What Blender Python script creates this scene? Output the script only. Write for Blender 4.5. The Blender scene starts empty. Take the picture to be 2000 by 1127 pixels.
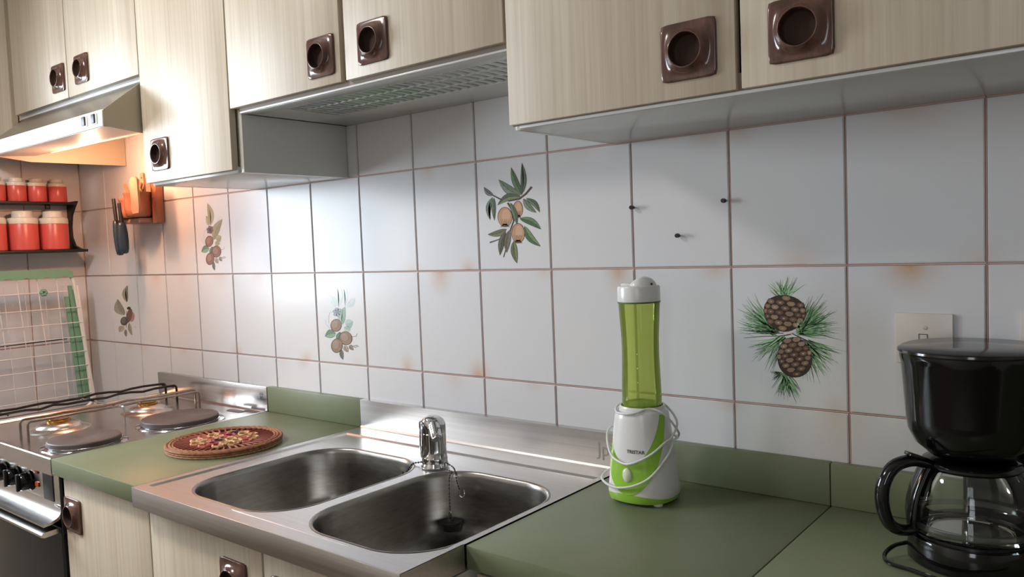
import bpy, bmesh, math, random
from mathutils import Vector, Matrix
random.seed(7)
PI = math.pi
Z0 = 1.31                      # height of the reference grout line above the floor; builders use z relative to it
SC = bpy.context.scene
COL = SC.collection

# ------------------------------------------------------------------ camera
cam_data = bpy.data.cameras.new('camera')
cam_data.sensor_width = 36.0
cam_data.lens = 1555.7 * 36.0 / 2000.0
cam_data.clip_start = 0.02
cam = bpy.data.objects.new('camera', cam_data)
COL.objects.link(cam)
R = [[0.78189315, 0.62219454, -0.03894935],
     [0.00334439, -0.06666315, -0.99776993],
     [-0.62340349, 0.78001921, -0.05420433]]
M = Matrix(((R[0][0], -R[1][0], -R[2][0]),
            (R[0][1], -R[1][1], -R[2][1]),
            (R[0][2], -R[1][2], -R[2][2]))).to_4x4()
M.translation = Vector((0.19021, -1.39227, 0.05545 + Z0))
cam.matrix_world = M
SC.camera = cam

# ------------------------------------------------------------------ view, world, lights
SC.view_settings.view_transform = 'Standard'
SC.view_settings.look = 'None'
SC.view_settings.exposure = 0.12
SC.view_settings.gamma = 1.0
SC.view_settings.use_curve_mapping = False
SC.cycles.use_denoising = True
SC.cycles.max_bounces = 10
SC.cycles.transparent_max_bounces = 24
SC.cycles.caustics_reflective = False
SC.cycles.caustics_refractive = False

world = bpy.data.worlds.new('world')
SC.world = world
world.use_nodes = True
bg = world.node_tree.nodes['Background']
bg.inputs[0].default_value = (0.75, 0.86, 1.0, 1)
bg.inputs[1].default_value = 1.5

def area(name, loc, rot, sx, sy, power, color, shape='RECTANGLE'):
    d = bpy.data.lights.new(name, 'AREA')
    d.shape = shape
    d.size = sx
    if shape in ('RECTANGLE', 'ELLIPSE'):
        d.size_y = sy
    d.energy = power
    d.color = color
    o = bpy.data.objects.new(name, d)
    COL.objects.link(o)
    o.location = (loc[0], loc[1], loc[2] + Z0)
    o.rotation_euler = rot
    return o

# daylight through the window in the left wall, through the window opposite the worktop, and the ceiling lamp
area('daylight_left', (-3.16, -1.20, 0.29), (0, -PI/2, 0), 0.96, 0.80, 66, (0.80, 0.89, 1.0))
area('daylight_front', (0.45, -2.76, 0.35), (PI/2, 0, 0), 0.45, 1.1, 7, (0.97, 0.97, 1.0))
area('ceiling_lamp_light', (-1.9, -1.35, 1.06), (0, 0, 0), 0.36, 0.36, 21, (1.0, 0.95, 0.91), 'DISK')
# the tube under the hood
hl = bpy.data.lights.new('hood_lamp_light', 'POINT')
hl.energy = 4.6; hl.color = (1.0, 0.50, 0.30); hl.shadow_soft_size = 0.02
hlo = bpy.data.objects.new('hood_lamp_light', hl); COL.objects.link(hlo); hlo.location = (-2.42, -0.22, 0.385 + Z0)

# ------------------------------------------------------------------ helpers
def lin(h):
    h = h.lstrip('#')
    c = [int(h[i:i+2], 16) / 255 for i in (0, 2, 4)]
    return tuple((x / 12.92 if x <= 0.04045 else ((x + 0.055) / 1.055) ** 2.4) for x in c)

def mat(name, color, rough=0.5, metal=0.0, **kw):
    m = bpy.data.materials.new(name)
    m.use_nodes = True
    b = m.node_tree.nodes['Principled BSDF']
    c = lin(color) if isinstance(color, str) else color
    b.inputs['Base Color'].default_value = (*c, 1)
    b.inputs['Roughness'].default_value = rough
    b.inputs['Metallic'].default_value = metal
    for k, v in kw.items():
        b.inputs[k.replace('_', ' ')].default_value = v
    return m

def N(m, t, **kw):
    n = m.node_tree.nodes.new(t)
    for k, v in kw.items():
        setattr(n, k, v)
    return n

def L(m, a, b):
    m.node_tree.links.new(a, b)

def ramp(m, stops):
    n = N(m, 'ShaderNodeValToRGB')
    while len(n.color_ramp.elements) < len(stops):
        n.color_ramp.elements.new(0.5)
    for e, (p, c) in zip(n.color_ramp.elements, stops):
        e.position = p
        e.color = (*(lin(c) if isinstance(c, str) else c), 1)
    return n

def streaks(m, c1, c2, c3, sc=(60, 60, 1.5), coord='Object', rough=None, bump=0.0):
    """vertical / directional grain from stretched noise"""
    b = m.node_tree.nodes['Principled BSDF']
    tc = N(m, 'ShaderNodeTexCoord')
    mp = N(m, 'ShaderNodeMapping')
    mp.inputs['Scale'].default_value = sc
    L(m, tc.outputs[coord], mp.inputs[0])
    n1 = N(m, 'ShaderNodeTexNoise'); n1.inputs['Scale'].default_value = 1.0; n1.inputs['Detail'].default_value = 5
    n1.inputs['Roughness'].default_value = 0.62
    L(m, mp.outputs[0], n1.inputs['Vector'])
    r = ramp(m, [(0.22, c1), (0.5, c2), (0.78, c3)])
    L(m, n1.outputs['Fac'], r.inputs[0])
    L(m, r.outputs[0], b.inputs['Base Color'])
    if rough:
        mr = N(m, 'ShaderNodeMapRange')
        mr.inputs['To Min'].default_value = rough[0]; mr.inputs['To Max'].default_value = rough[1]
        L(m, n1.outputs['Fac'], mr.inputs['Value']); L(m, mr.outputs[0], b.inputs['Roughness'])
    if bump:
        bp = N(m, 'ShaderNodeBump'); bp.inputs['Strength'].default_value = bump; bp.inputs['Distance'].default_value = 0.001
        L(m, n1.outputs['Fac'], bp.inputs['Height']); L(m, bp.outputs[0], b.inputs['Normal'])
    return m

def glassy(name, tint, ior=1.45, body=0.0, body_col=(0.5, 0.5, 0.5), rough=0.02):
    """thin clear wall: tinted see-through with a fresnel reflection and a little body colour"""
    m = bpy.data.materials.new(name)
    m.use_nodes = True
    nt = m.node_tree
    nt.nodes.clear()
    out = N(m, 'ShaderNodeOutputMaterial')
    tr = N(m, 'ShaderNodeBsdfTransparent'); tr.inputs[0].default_value = (*tint, 1)
    gl = N(m, 'ShaderNodeBsdfGlossy'); gl.inputs['Roughness'].default_value = rough
    fr = N(m, 'ShaderNodeFresnel'); fr.inputs['IOR'].default_value = ior
    mx = N(m, 'ShaderNodeMixShader')
    L(m, fr.outputs[0], mx.inputs[0])
    if body > 0:
        df = N(m, 'ShaderNodeBsdfDiffuse'); df.inputs[0].default_value = (*body_col, 1)
        tl = N(m, 'ShaderNodeBsdfTranslucent'); tl.inputs[0].default_value = (*body_col, 1)
        m0 = N(m, 'ShaderNodeMixShader'); m0.inputs[0].default_value = 0.5
        L(m, df.outputs[0], m0.inputs[1]); L(m, tl.outputs[0], m0.inputs[2])
        m1 = N(m, 'ShaderNodeMixShader'); m1.inputs[0].default_value = body
        L(m, tr.outputs[0], m1.inputs[1]); L(m, m0.outputs[0], m1.inputs[2])
        L(m, m1.outputs[0], mx.inputs[1])
    else:
        L(m, tr.outputs[0], mx.inputs[1])
    L(m, gl.outputs[0], mx.inputs[2])
    L(m, mx.outputs[0], out.inputs[0])
    return m

ORG = {}
def finish(bm, name, m, smooth=True, ang=35):
    bmesh.ops.recalc_face_normals(bm, faces=bm.faces)
    me = bpy.data.meshes.new(name)
    bm.to_mesh(me)
    bm.free()
    for mm in (m if isinstance(m, (list, tuple)) else [m]):
        me.materials.append(mm)
    if smooth:
        me.polygons.foreach_set('use_smooth', [True] * len(me.polygons))
        me.set_sharp_from_angle(angle=math.radians(ang))
    return me

def obj(name, bm, m, parent=None, loc=None, smooth=True, ang=35, local=False):
    """Link one mesh object.  Vertices come in world x, y and z relative to Z0; loc is its origin in the same frame."""
    base = ORG[parent.name] if parent is not None else Vector((0, 0, 0))
    o_at = Vector(loc) if loc is not None else base
    if not local:
        for v in bm.verts:
            v.co -= o_at
    me = finish(bm, name, m, smooth, ang)
    o = bpy.data.objects.new(name, me)
    COL.objects.link(o)
    ORG[o.name] = o_at.copy()
    if parent is not None:
        o.parent = parent
        o.location = o_at - base
    else:
        o.location = o_at + Vector((0, 0, Z0))
    return o

def inst(name, me, parent, loc, rot=(0, 0, 0)):
    o = bpy.data.objects.new(name, me)
    COL.objects.link(o)
    ORG[o.name] = Vector(loc)
    o.parent = parent
    o.location = Vector(loc) - ORG[parent.name]
    o.rotation_euler = rot
    return o

def thing(name, label, cat, loc, group=None):
    o = bpy.data.objects.new(name, None)
    COL.objects.link(o)
    o.empty_display_size = 0.05
    ORG[o.name] = Vector(loc)
    o.location = Vector(loc) + Vector((0, 0, Z0))
    o['label'] = label
    o['category'] = cat
    if group:
        o['group'] = group
    return o

def tag(o, label=None, cat=None, group=None, kind=None):
    if label: o['label'] = label
    if cat: o['category'] = cat
    if group: o['group'] = group
    if kind: o['kind'] = kind
    return o

def bx(bm, x0, x1, y0, y1, z0, z1, bev=0.0, seg=2):
    r = bmesh.ops.create_cube(bm, size=1.0)
    vs = r['verts']
    for v in vs:
        v.co = Vector(((x0 + x1) / 2 + v.co.x * (x1 - x0), (y0 + y1) / 2 + v.co.y * (y1 - y0), (z0 + z1) / 2 + v.co.z * (z1 - z0)))
    if bev > 0:
        es = list({e for v in vs for e in v.link_edges})
        bmesh.ops.bevel(bm, geom=es, offset=bev, segments=seg, affect='EDGES', profile=0.5)
    return bm

def box(*a, **k):
    return bx(bmesh.new(), *a, **k)

def rings(bm, rr, close_ends=(True, True), loop=True):
    """loft a list of equal-length point rings"""
    vv = [[bm.verts.new(p) for p in r] for r in rr]
    n = len(rr[0])
    for a, b in zip(vv[:-1], vv[1:]):
        for i in range(n if loop else n - 1):
            j = (i + 1) % n
            try:
                bm.faces.new((a[i], a[j], b[j], b[i]))
            except ValueError:
                pass
    if close_ends[0] and loop: bm.faces.new(vv[0][::-1])
    if close_ends[1] and loop: bm.faces.new(vv[-1])
    return vv

def lathe(bm, prof, c=(0, 0, 0), seg=40, axis='z', caps=(True, True)):
    rr = []
    for r, h in prof:
        ring = []
        for i in range(seg):
            a = 2 * PI * i / seg
            x, y = max(r, 1e-5) * math.cos(a), max(r, 1e-5) * math.sin(a)
            if axis == 'z': p = (c[0] + x, c[1] + y, c[2] + h)
            elif axis == 'y': p = (c[0] + x, c[1] + h, c[2] + y)
            else: p = (c[0] + h, c[1] + x, c[2] + y)
            ring.append(p)
        rr.append(ring)
    rings(bm, rr, caps)
    return bm

def smooth_path(pts, n=6, closed=False):
    P = [Vector(p) for p in pts]
    out = []
    m = len(P)
    rng = range(m if closed else m - 1)
    for i in rng:
        if closed:
            p0, p1, p2, p3 = P[(i - 1) % m], P[i], P[(i + 1) % m], P[(i + 2) % m]
        else:
            p0, p1, p2, p3 = P[max(i - 1, 0)], P[i], P[i + 1], P[min(i + 2, m - 1)]
        for k in range(n):
            t = k / n
            out.append(0.5 * ((2 * p1) + (-p0 + p2) * t + (2 * p0 - 5 * p1 + 4 * p2 - p3) * t * t + (-p0 + 3 * p1 - 3 * p2 + p3) * t ** 3))
    if not closed:
        out.append(P[-1])
    return out

def tube(bm, pts, r, seg=8, closed=False, flat=1.0):
    P = [Vector(p) for p in pts]
    n = len(P)
    rr = []
    up = None
    for i in range(n):
        if closed:
            t = (P[(i + 1) % n] - P[i - 1]).normalized()
        else:
            t = (P[min(i + 1, n - 1)] - P[max(i - 1, 0)]).normalized()
        if up is None:
            up = Vector((0, 0, 1)) if abs(t.z) < 0.9 else Vector((1, 0, 0))
        s = t.cross(up)
        if s.length < 1e-6:
            s = t.cross(Vector((0, 1, 0)))
        s.normalize()
        up = s.cross(t).normalized()
        rad = r[i] if isinstance(r, (list, tuple)) else r
        rr.append([P[i] + s * (math.cos(2 * PI * k / seg) * rad) + up * (math.sin(2 * PI * k / seg) * rad * flat) for k in range(seg)])
    if closed:
        rr.append(rr[0])
        rings(bm, rr, (False, False))
        bmesh.ops.remove_doubles(bm, verts=bm.verts, dist=1e-7)
    else:
        rings(bm, rr)
    return bm

def fillet(pts, r, n=5):
    """round the corners of a polyline"""
    P = [Vector(p) for p in pts]
    out = [P[0]]
    for i in range(1, len(P) - 1):
        a, b, c = P[i - 1], P[i], P[i + 1]
        d1 = (a - b).normalized(); d2 = (c - b).normalized()
        q = min(r, (a - b).length * 0.49, (c - b).length * 0.49)
        s, e = b + d1 * q, b + d2 * q
        for k in range(n + 1):
            t = k / n
            out.append((1 - t) ** 2 * s + 2 * t * (1 - t) * b + t * t * e)
    out.append(P[-1])
    return out

def rrect(x0, x1, y0, y1, r, z, n=8):
    pts = []
    for cx, cy, a0 in ((x1 - r, y1 - r, 0), (x0 + r, y1 - r, 90), (x0 + r, y0 + r, 180), (x1 - r, y0 + r, 270)):
        for k in range(n + 1):
            a = math.radians(a0 + 90 * k / n)
            pts.append((cx + r * math.cos(a), cy + r * math.sin(a), z))
    return pts

def prism_y(bm, pts, y0, y1):
    """extrude an xz outline along y"""
    rings(bm, [[(x, y0, z) for x, z in pts], [(x, y1, z) for x, z in pts]])
    return bm

def prism_x(bm, pts, x0, x1):
    """extrude a yz outline along x"""
    rings(bm, [[(x0, y, z) for y, z in pts], [(x1, y, z) for y, z in pts]])
    return bm

def text_bm(s, size, extrude=0.0004, bold=0.0):
    c = bpy.data.curves.new('txt', 'FONT')
    c.body = s
    c.size = size
    c.extrude = extrude
    c.offset = bold
    c.align_x = 'CENTER'; c.align_y = 'CENTER'
    c.resolution_u = 3
    o = bpy.data.objects.new('txt', c)
    COL.objects.link(o)
    dg = bpy.context.evaluated_depsgraph_get()
    me = bpy.data.meshes.new_from_object(o.evaluated_get(dg))
    bm = bmesh.new(); bm.from_mesh(me)
    bpy.data.objects.remove(o); bpy.data.curves.remove(c); bpy.data.meshes.remove(me)
    return bm

# ------------------------------------------------------------------ materials
M_lam = streaks(mat('pale_wood_laminate', '#cfc2a9', 0.42, Specular_IOR_Level=0.4), '#b4a48f', '#c8baa5', '#d1c5b3', sc=(120, 120, 2.0), rough=(0.38, 0.48))
# broader tone bands on the laminate
def add_bands(m):
    b = m.node_tree.nodes['Principled BSDF']
    src = b.inputs['Base Color'].links[0].from_socket
    tc = N(m, 'ShaderNodeTexCoord'); mp = N(m, 'ShaderNodeMapping'); mp.inputs['Scale'].default_value = (9, 9, 0.35)
    L(m, tc.outputs['Object'], mp.inputs[0])
    n = N(m, 'ShaderNodeTexNoise'); n.inputs['Scale'].default_value = 1.6; n.inputs['Detail'].default_value = 3
    L(m, mp.outputs[0], n.inputs['Vector'])
    r = ramp(m, [(0.32, (0.84, 0.82, 0.79)), (0.62, (1, 1, 1))])
    L(m, n.outputs['Fac'], r.inputs[0])
    mx = N(m, 'ShaderNodeMix', data_type='RGBA', blend_type='MULTIPLY'); mx.inputs[0].default_value = 1.0
    L(m, src, mx.inputs[6]); L(m, r.outputs[0], mx.inputs[7])
    L(m, mx.outputs[2], b.inputs['Base Color'])
add_bands(M_lam)
M_lamedge = mat('laminate_edge', '#a4957a', 0.5)
M_white = mat('white_melamine', '#cbcac2', 0.2)
M_taupe = mat('taupe_edge_banding', '#847566', 0.6)
M_cup = streaks(mat('brown_cup', '#33241e', 0.6, Specular_IOR_Level=0.12), '#241813', '#3b2a23', '#4b372e', sc=(60, 60, 10))
M_rod = mat('heat_browned_chrome', '#9a8c80', 0.25, 0.9)
M_gap = mat('dark_gap', '#5d5347', 0.7)
M_brown = streaks(mat('brown_bakelite', '#57392f', 0.16), '#38231d', '#5d4037', '#75534a', sc=(60, 60, 10), rough=(0.13, 0.22))
M_green = mat('green_laminate', '#66784f', 0.42)
def mottled(m, a, b_, scale=4.0):
    bs = m.node_tree.nodes['Principled BSDF']
    tc = N(m, 'ShaderNodeTexCoord')
    n = N(m, 'ShaderNodeTexNoise'); n.inputs['Scale'].default_value = scale; n.inputs['Detail'].default_value = 6
    L(m, tc.outputs['Object'], n.inputs['Vector'])
    r = ramp(m, [(0.3, a), (0.7, b_)])
    L(m, n.outputs['Fac'], r.inputs[0]); L(m, r.outputs[0], bs.inputs['Base Color'])
    return m
mottled(M_green, '#687053', '#72795d', 5)
M_steel = streaks(mat('brushed_steel', '#c4c2c0', 0.3, 1.0), '#bcb9b6', '#c8c5c3', '#d2d0ce', sc=(2, 240, 240), rough=(0.27, 0.37))
M_basin = streaks(mat('basin_steel', '#8c8a86', 0.34, 1.0), '#858079', '#938f89', '#a09c96', sc=(30, 30, 160), rough=(0.26, 0.36))
M_cook = streaks(mat('cooktop_steel', '#c8c6c4', 0.2, 1.0), '#c6c1bd', '#d2cecb', '#dcd9d7', sc=(3, 90, 90), rough=(0.20, 0.30))
M_chrome = mat('chrome', '#d2d2d4', 0.06, 1.0)
M_hood = streaks(mat('hood_steel', '#c9c5bd', 0.25, 1.0), '#bdb8ae', '#cbc6be', '#d6d2cb', sc=(2, 90, 90), rough=(0.2, 0.3))
M_fascia = mat('hood_fascia_enamel', '#fafafa', 0.3)
M_hoodside = mat('hood_side_enamel', '#b0a591', 0.45)
M_hoodin = mat('hood_filter_enamel', '#d9cfc4', 0.5)
M_plate = mottled(mat('cast_iron_plate', '#5a504c', 0.55), '#4a403d', '#574c48', 30)
M_black = mat('black_plastic', '#0c0c0d', 0.1)
M_blackm = mat('black_matt', '#1b1a1a', 0.45)
M_soot = mat('sooty_wire', '#3b3330', 0.35, 0.7)
M_ovenglass = mat('oven_glass', '#232122', 0.12)
M_brass = mat('brass', '#b98a3c', 0.25, 1.0)
M_orange = mat('orange_mark', '#c4502a', 0.3)
M_red = mat('red_plastic', '#cc5850', 0.3)
M_wplastic = mat('white_plastic', '#d9d8d6', 0.25)
M_wlid = mat('jar_lid_plastic', '#d8d3c4', 0.35)
M_whitewire = mat('white_wire', '#e4dfda', 0.3)
M_gplastic = mat('green_plastic', '#77a286', 0.4)
M_lime = mat('lime_plastic', '#8fbf3e', 0.2)
M_bottle = glassy('green_bottle', (0.91, 0.96, 0.56), 1.4, 0.40, lin('#cfe268'), 0.05)
M_carafe = glassy('carafe_glass', (0.93, 0.95, 0.93), 1.5, 0.03, (0.5, 0.5, 0.5), 0.01)
M_terra = mottled(mat('terracotta_wood', '#a4664c', 0.4), '#9a5c44', '#ae7256', 20)
M_terra2 = mottled(mat('terracotta_pale', '#a97b64', 0.45), '#9f705a', '#b3866e', 25)
M_lighter = mat('lighter_blue', '#23313f', 0.3)
M_lemon = mat('lemon_ceramic', '#a9ad4a', 0.35)
M_raffia = mottled(mat('raffia', '#91593a', 0.75), '#6f3d2a', '#a8714a', 120)
M_cork = mottled(mat('cork', '#b08a62', 0.85), '#8a6440', '#c19c74', 200)
M_plaster = mat('wall_paint', '#d8d3c9', 0.8)
M_ceil = mat('ceiling_paint', '#e4e1db', 0.85)
M_floor = mottled(mat('floor_tile', '#5f5146', 0.5), '#54473c', '#695a4c', 3)
M_frame = mat('window_frame_paint', '#e9e9e6', 0.4)
M_glass = glassy('window_glass', (0.97, 0.98, 0.98), 1.3)
M_ink = mat('grey_print', '#4a464a', 0.4)
M_rubber = mat('black_rubber', '#131313', 0.5)
M_grout = mottled(mat('pink_grout', '#c09d90', 0.8), '#b68f80', '#caab9f', 60)
M_tealcup = mat('teal_glaze', '#3f7f86', 0.2)
M_greenplate = mat('green_glaze', '#74c858', 0.35)
M_lampglow = bpy.data.materials.new('lamp_tube'); M_lampglow.use_nodes = True
_b = M_lampglow.node_tree.nodes['Principled BSDF']
_b.inputs['Base Color'].default_value = (1, 0.8, 0.55, 1)
_b.inputs['Emission Color'].default_value = (1.0, 0.72, 0.38, 1); _b.inputs['Emission Strength'].default_value = 3.0
M_ceilglow = bpy.data.materials.new('ceiling_lamp_shade'); M_ceilglow.use_nodes = True
_b = M_ceilglow.node_tree.nodes['Principled BSDF']
_b.inputs['Emission Color'].default_value = (1.0, 0.88, 0.74, 1); _b.inputs['Emission Strength'].default_value = 3.0

# tile glaze with rusty stains where the grout has bled; stains sit at fixed places on the wall; the tall patch below the plaque is mostly painted shadow
STAINS_AND_SHADE = [  # x, joint height, side of the joint, half width, half height, strength
    (-1.140, 0, -1, .045, .062, .85), (-1.050, 0, 1, .032, .032, .65), (-1.032, -.25, 1, .042, .045, .95), (-1.110, -.25, -1, .05, .06, .28),
    (-1.270, -.25, 1, .030, .050, .65), (-1.235, 0, 1, .05, .03, .25), (-1.170, .25, -1, .035, .05, .35), (-1.680, -.25, 1, .032, .034, .6), (-1.700, -.25, -1, .035, .028, .4),
    (-.645, 0, -1, .036, .060, .75), (-.435, 0, -1, .045, .028, .5), (-.285, 0, 1, .055, .055, .42), (-.105, 0, -1, .052, .052, .85), (-.445, .25, -1, .045, .036, .42),
    (-.385, .25, -1, .036, .030, .45), (-.105, .25, -1, .07, .045, .42), (-.42, -.25, -1, .045, .026, .4), (-.225, -.25, -1, .05, .09, .28), (-.225, -.25, 1, .03, .03, .3),
    (-.83, 0, -1, .03, .03, .3), (-.72, .25, -1, .08, .04, .18), (-.87, -.25, -1, .05, .03, .25), (-2.03, -.25, 1, .04, .04, .5), (-2.10, 0, -1, .055, .045, .35),
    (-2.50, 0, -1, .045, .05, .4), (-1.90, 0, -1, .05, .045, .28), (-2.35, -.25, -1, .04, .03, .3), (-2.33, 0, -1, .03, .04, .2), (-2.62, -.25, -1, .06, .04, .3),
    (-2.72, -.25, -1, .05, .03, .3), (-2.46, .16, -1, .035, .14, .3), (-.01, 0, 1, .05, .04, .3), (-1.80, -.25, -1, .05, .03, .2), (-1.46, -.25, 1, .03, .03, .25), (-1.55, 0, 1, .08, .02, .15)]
M_tile = mat('cream_glaze', '#d6d6d9', 0.26, Specular_IOR_Level=0.32)
def build_tile_mat():
    m = M_tile
    b = m.node_tree.nodes['Principled BSDF']
    geo = N(m, 'ShaderNodeNewGeometry')
    zsep = N(m, 'ShaderNodeSeparateXYZ'); L(m, geo.outputs['Position'], zsep.inputs[0])
    last = None
    for (x, z, sd, w, h, s) in STAINS_AND_SHADE:
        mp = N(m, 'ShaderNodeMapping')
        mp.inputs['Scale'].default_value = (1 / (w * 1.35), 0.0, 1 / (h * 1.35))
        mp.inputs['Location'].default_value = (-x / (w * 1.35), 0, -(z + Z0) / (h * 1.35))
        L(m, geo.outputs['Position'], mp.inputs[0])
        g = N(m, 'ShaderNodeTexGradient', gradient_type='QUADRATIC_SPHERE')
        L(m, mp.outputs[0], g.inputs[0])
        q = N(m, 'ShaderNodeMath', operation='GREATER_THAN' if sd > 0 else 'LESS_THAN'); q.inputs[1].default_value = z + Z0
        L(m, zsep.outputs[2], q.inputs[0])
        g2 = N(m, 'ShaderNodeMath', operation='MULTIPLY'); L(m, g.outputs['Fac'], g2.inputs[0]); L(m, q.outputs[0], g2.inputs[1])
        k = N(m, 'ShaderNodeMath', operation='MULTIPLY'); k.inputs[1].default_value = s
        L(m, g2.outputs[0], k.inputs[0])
        if last is None:
            last = k.outputs[0]
        else:
            a = N(m, 'ShaderNodeMath', operation='ADD')
            L(m, last, a.inputs[0]); L(m, k.outputs[0], a.inputs[1])
            last = a.outputs[0]
    n = N(m, 'ShaderNodeTexNoise'); n.inputs['Scale'].default_value = 22; n.inputs['Detail'].default_value = 3
    L(m, geo.outputs['Position'], n.inputs['Vector'])
    mr = N(m, 'ShaderNodeMapRange'); mr.inputs['To Min'].default_value = 0.45; mr.inputs['To Max'].default_value = 1.4
    L(m, n.outputs['Fac'], mr.inputs['Value'])
    f = N(m, 'ShaderNodeMath', operation='MULTIPLY', use_clamp=True)
    L(m, last, f.inputs[0]); L(m, mr.outputs[0], f.inputs[1])
    # gentle cream clouding of the glaze
    n2 = N(m, 'ShaderNodeTexNoise'); n2.inputs['Scale'].default_value = 2.2; n2.inputs['Detail'].default_value = 2
    L(m, geo.outputs['Position'], n2.inputs['Vector'])
    r = ramp(m, [(0.3, '#d2d3d8'), (0.7, '#d8d5d4')])
    L(m, n2.outputs['Fac'], r.inputs[0])
    mx = N(m, 'ShaderNodeMix', data_type='RGBA')
    L(m, f.outputs[0], mx.inputs[0]); L(m, r.outputs[0], mx.inputs[6])
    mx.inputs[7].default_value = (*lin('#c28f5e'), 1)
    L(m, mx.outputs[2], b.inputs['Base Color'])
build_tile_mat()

# ------------------------------------------------------------------ room shell
TW, TH, G = 0.203, 0.25, 0.0045        # tile pitch and half joint
XL, XR, YF, ZC, ZF = -3.045, 2.2, -2.6, 1.19, -Z0

fl = obj('floor', box(XL - .1, XR + .1, YF - .1, .1, ZF - .06, ZF), M_floor, loc=(0, 0, ZF)); fl['kind'] = 'structure'
ce = obj('ceiling', box(XL - .1, XR + .1, YF - .1, .1, ZC, ZC + .06), M_ceil, loc=(0, 0, ZC)); ce['kind'] = 'structure'
wb = obj('wall_back', box(XL - .1, XR + .1, 0.006, 0.12, ZF, ZC), M_grout, loc=(0, 0, 0)); wb['kind'] = 'structure'

def wall_with_hole(name, axis, pos, thick, a0, a1, h0, h1, w0, w1, v0, v1, m):
    """axis x: wall plane at x=pos, runs along y"""
    bm = bmesh.new()
    def b(p0, p1, q0, q1):
        if axis == 'x': bx(bm, min(pos, pos + thick), max(pos, pos + thick), p0, p1, q0, q1)
        else: bx(bm, p0, p1, min(pos, pos + thick), max(pos, pos + thick), q0, q1)
    b(a0, w0, h0, h1); b(w1, a1, h0, h1); b(w0, w1, h0, v0); b(w0, w1, v1, h1)
    o = obj(name, bm, m, loc=(pos, 0, 0) if axis == 'x' else (0, pos, 0), smooth=False)
    o['kind'] = 'structure'
    return o
WY0, WY1, WZ0, WZ1 = -1.62, -0.78, -0.20, 0.78
wl = wall_with_hole('wall_left', 'x', XL - 0.006, -0.12, YF, 0.006, ZF, ZC, WY0, WY1, WZ0, WZ1, M_plaster)
wf = wall_with_hole('wall_front', 'y', YF, -0.12, XL, XR, ZF, ZC, 0.2, 0.7, -0.25, 0.95, M_plaster)
wr = obj('wall_right', box(XR, XR + .1, YF, 0.006, ZF, ZC), M_plaster, loc=(XR, 0, 0)); wr['kind'] = 'structure'

def window(name, axis, pos, w0, w1, v0, v1, mull):
    o = bpy.data.objects.new(name, None); COL.objects.link(o); ORG[name] = Vector((pos, 0, 0) if axis == 'x' else (0, pos, 0))
    o.location = ORG[name] + Vector((0, 0, Z0)); o['kind'] = 'structure'
    def b(nm, p0, p1, q0, q1, t0, t1, m):
        bm = bmesh.new()
        if axis == 'x': bx(bm, pos + t0, pos + t1, p0, p1, q0, q1, 0.003 if m is M_frame else 0)
        else: bx(bm, p0, p1, pos + t0, pos + t1, q0, q1, 0.003 if m is M_frame else 0)
        obj(nm, bm, m, o)
    f = 0.05
    b('frame', w0, w0 + f, v0, v1, -.07, -.02, M_frame); b('frame', w1 - f, w1, v0, v1, -.07, -.02, M_frame)
    b('frame', w0 + f, w1 - f, v0, v0 + f, -.07, -.02, M_frame); b('frame', w0 + f, w1 - f, v1 - f, v1, -.07, -.02, M_frame)
    for k in range(1, mull):
        c = w0 + (w1 - w0) * k / mull
        b('mullion', c - .03, c + .03, v0 + f, v1 - f, -.065, -.025, M_frame)
    zc = v0 + (v1 - v0) * 0.42
    b('glazing_bar', w0 + f, w1 - f, zc - .015, zc + .015, -.055, -.03, M_frame)
    b('pane', w0 + f, w1 - f, v0 + f, v1 - f, -.046, -.042, M_glass)
window('window_1', 'x', XL - 0.006, WY0, WY1, WZ0, WZ1, 2)
window('window_2', 'y', YF, 0.2, 0.7, -0.25, 0.95, 1)

# one tile mesh shared by all whole tiles
def tile_mesh(w, h, name='tile', axis='y'):
    bm = bmesh.new()
    if axis == 'y':
        bx(bm, -w / 2, w / 2, 0, 0.007, -h / 2, h / 2)
        es = [e for e in bm.edges if all(abs(v.co.y) < 1e-6 for v in e.verts)]
    else:
        bx(bm, -0.007, 0, -w / 2, w / 2, -h / 2, h / 2)
        es = [e for e in bm.edges if all(abs(v.co.x) < 1e-6 for v in e.verts)]
    bmesh.ops.bevel(bm, geom=es, offset=0.0016, segments=2, affect='EDGES')
    return finish(bm, name, M_tile, True, 50)
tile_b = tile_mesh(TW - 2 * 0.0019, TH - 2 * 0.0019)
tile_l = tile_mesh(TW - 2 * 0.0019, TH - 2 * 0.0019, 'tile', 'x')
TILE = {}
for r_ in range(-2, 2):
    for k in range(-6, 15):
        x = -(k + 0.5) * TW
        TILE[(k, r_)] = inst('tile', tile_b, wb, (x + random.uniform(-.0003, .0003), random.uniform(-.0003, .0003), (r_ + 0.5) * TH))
for r_ in range(-2, 2):
    for k in range(0, 4):
        inst('tile', tile_l, wl, (XL, -(k + 0.5) * TW, (r_ + 0.5) * TH))
for k in range(0, 4):
    inst('tile', tile_l, wl, (XL, -(k + 0.5) * TW, -2.5 * TH))
for k in range(11, 15):
    inst('tile', tile_b, wb, (-(k + 0.5) * TW, 0, -2.5 * TH))
tile_h = tile_mesh(TW - 0.0038, 0.14)
for k in range(-6, 15):
    inst('tile', tile_h, wb, (-(k + 0.5) * TW, 0, 0.5 + 0.072))
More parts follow.
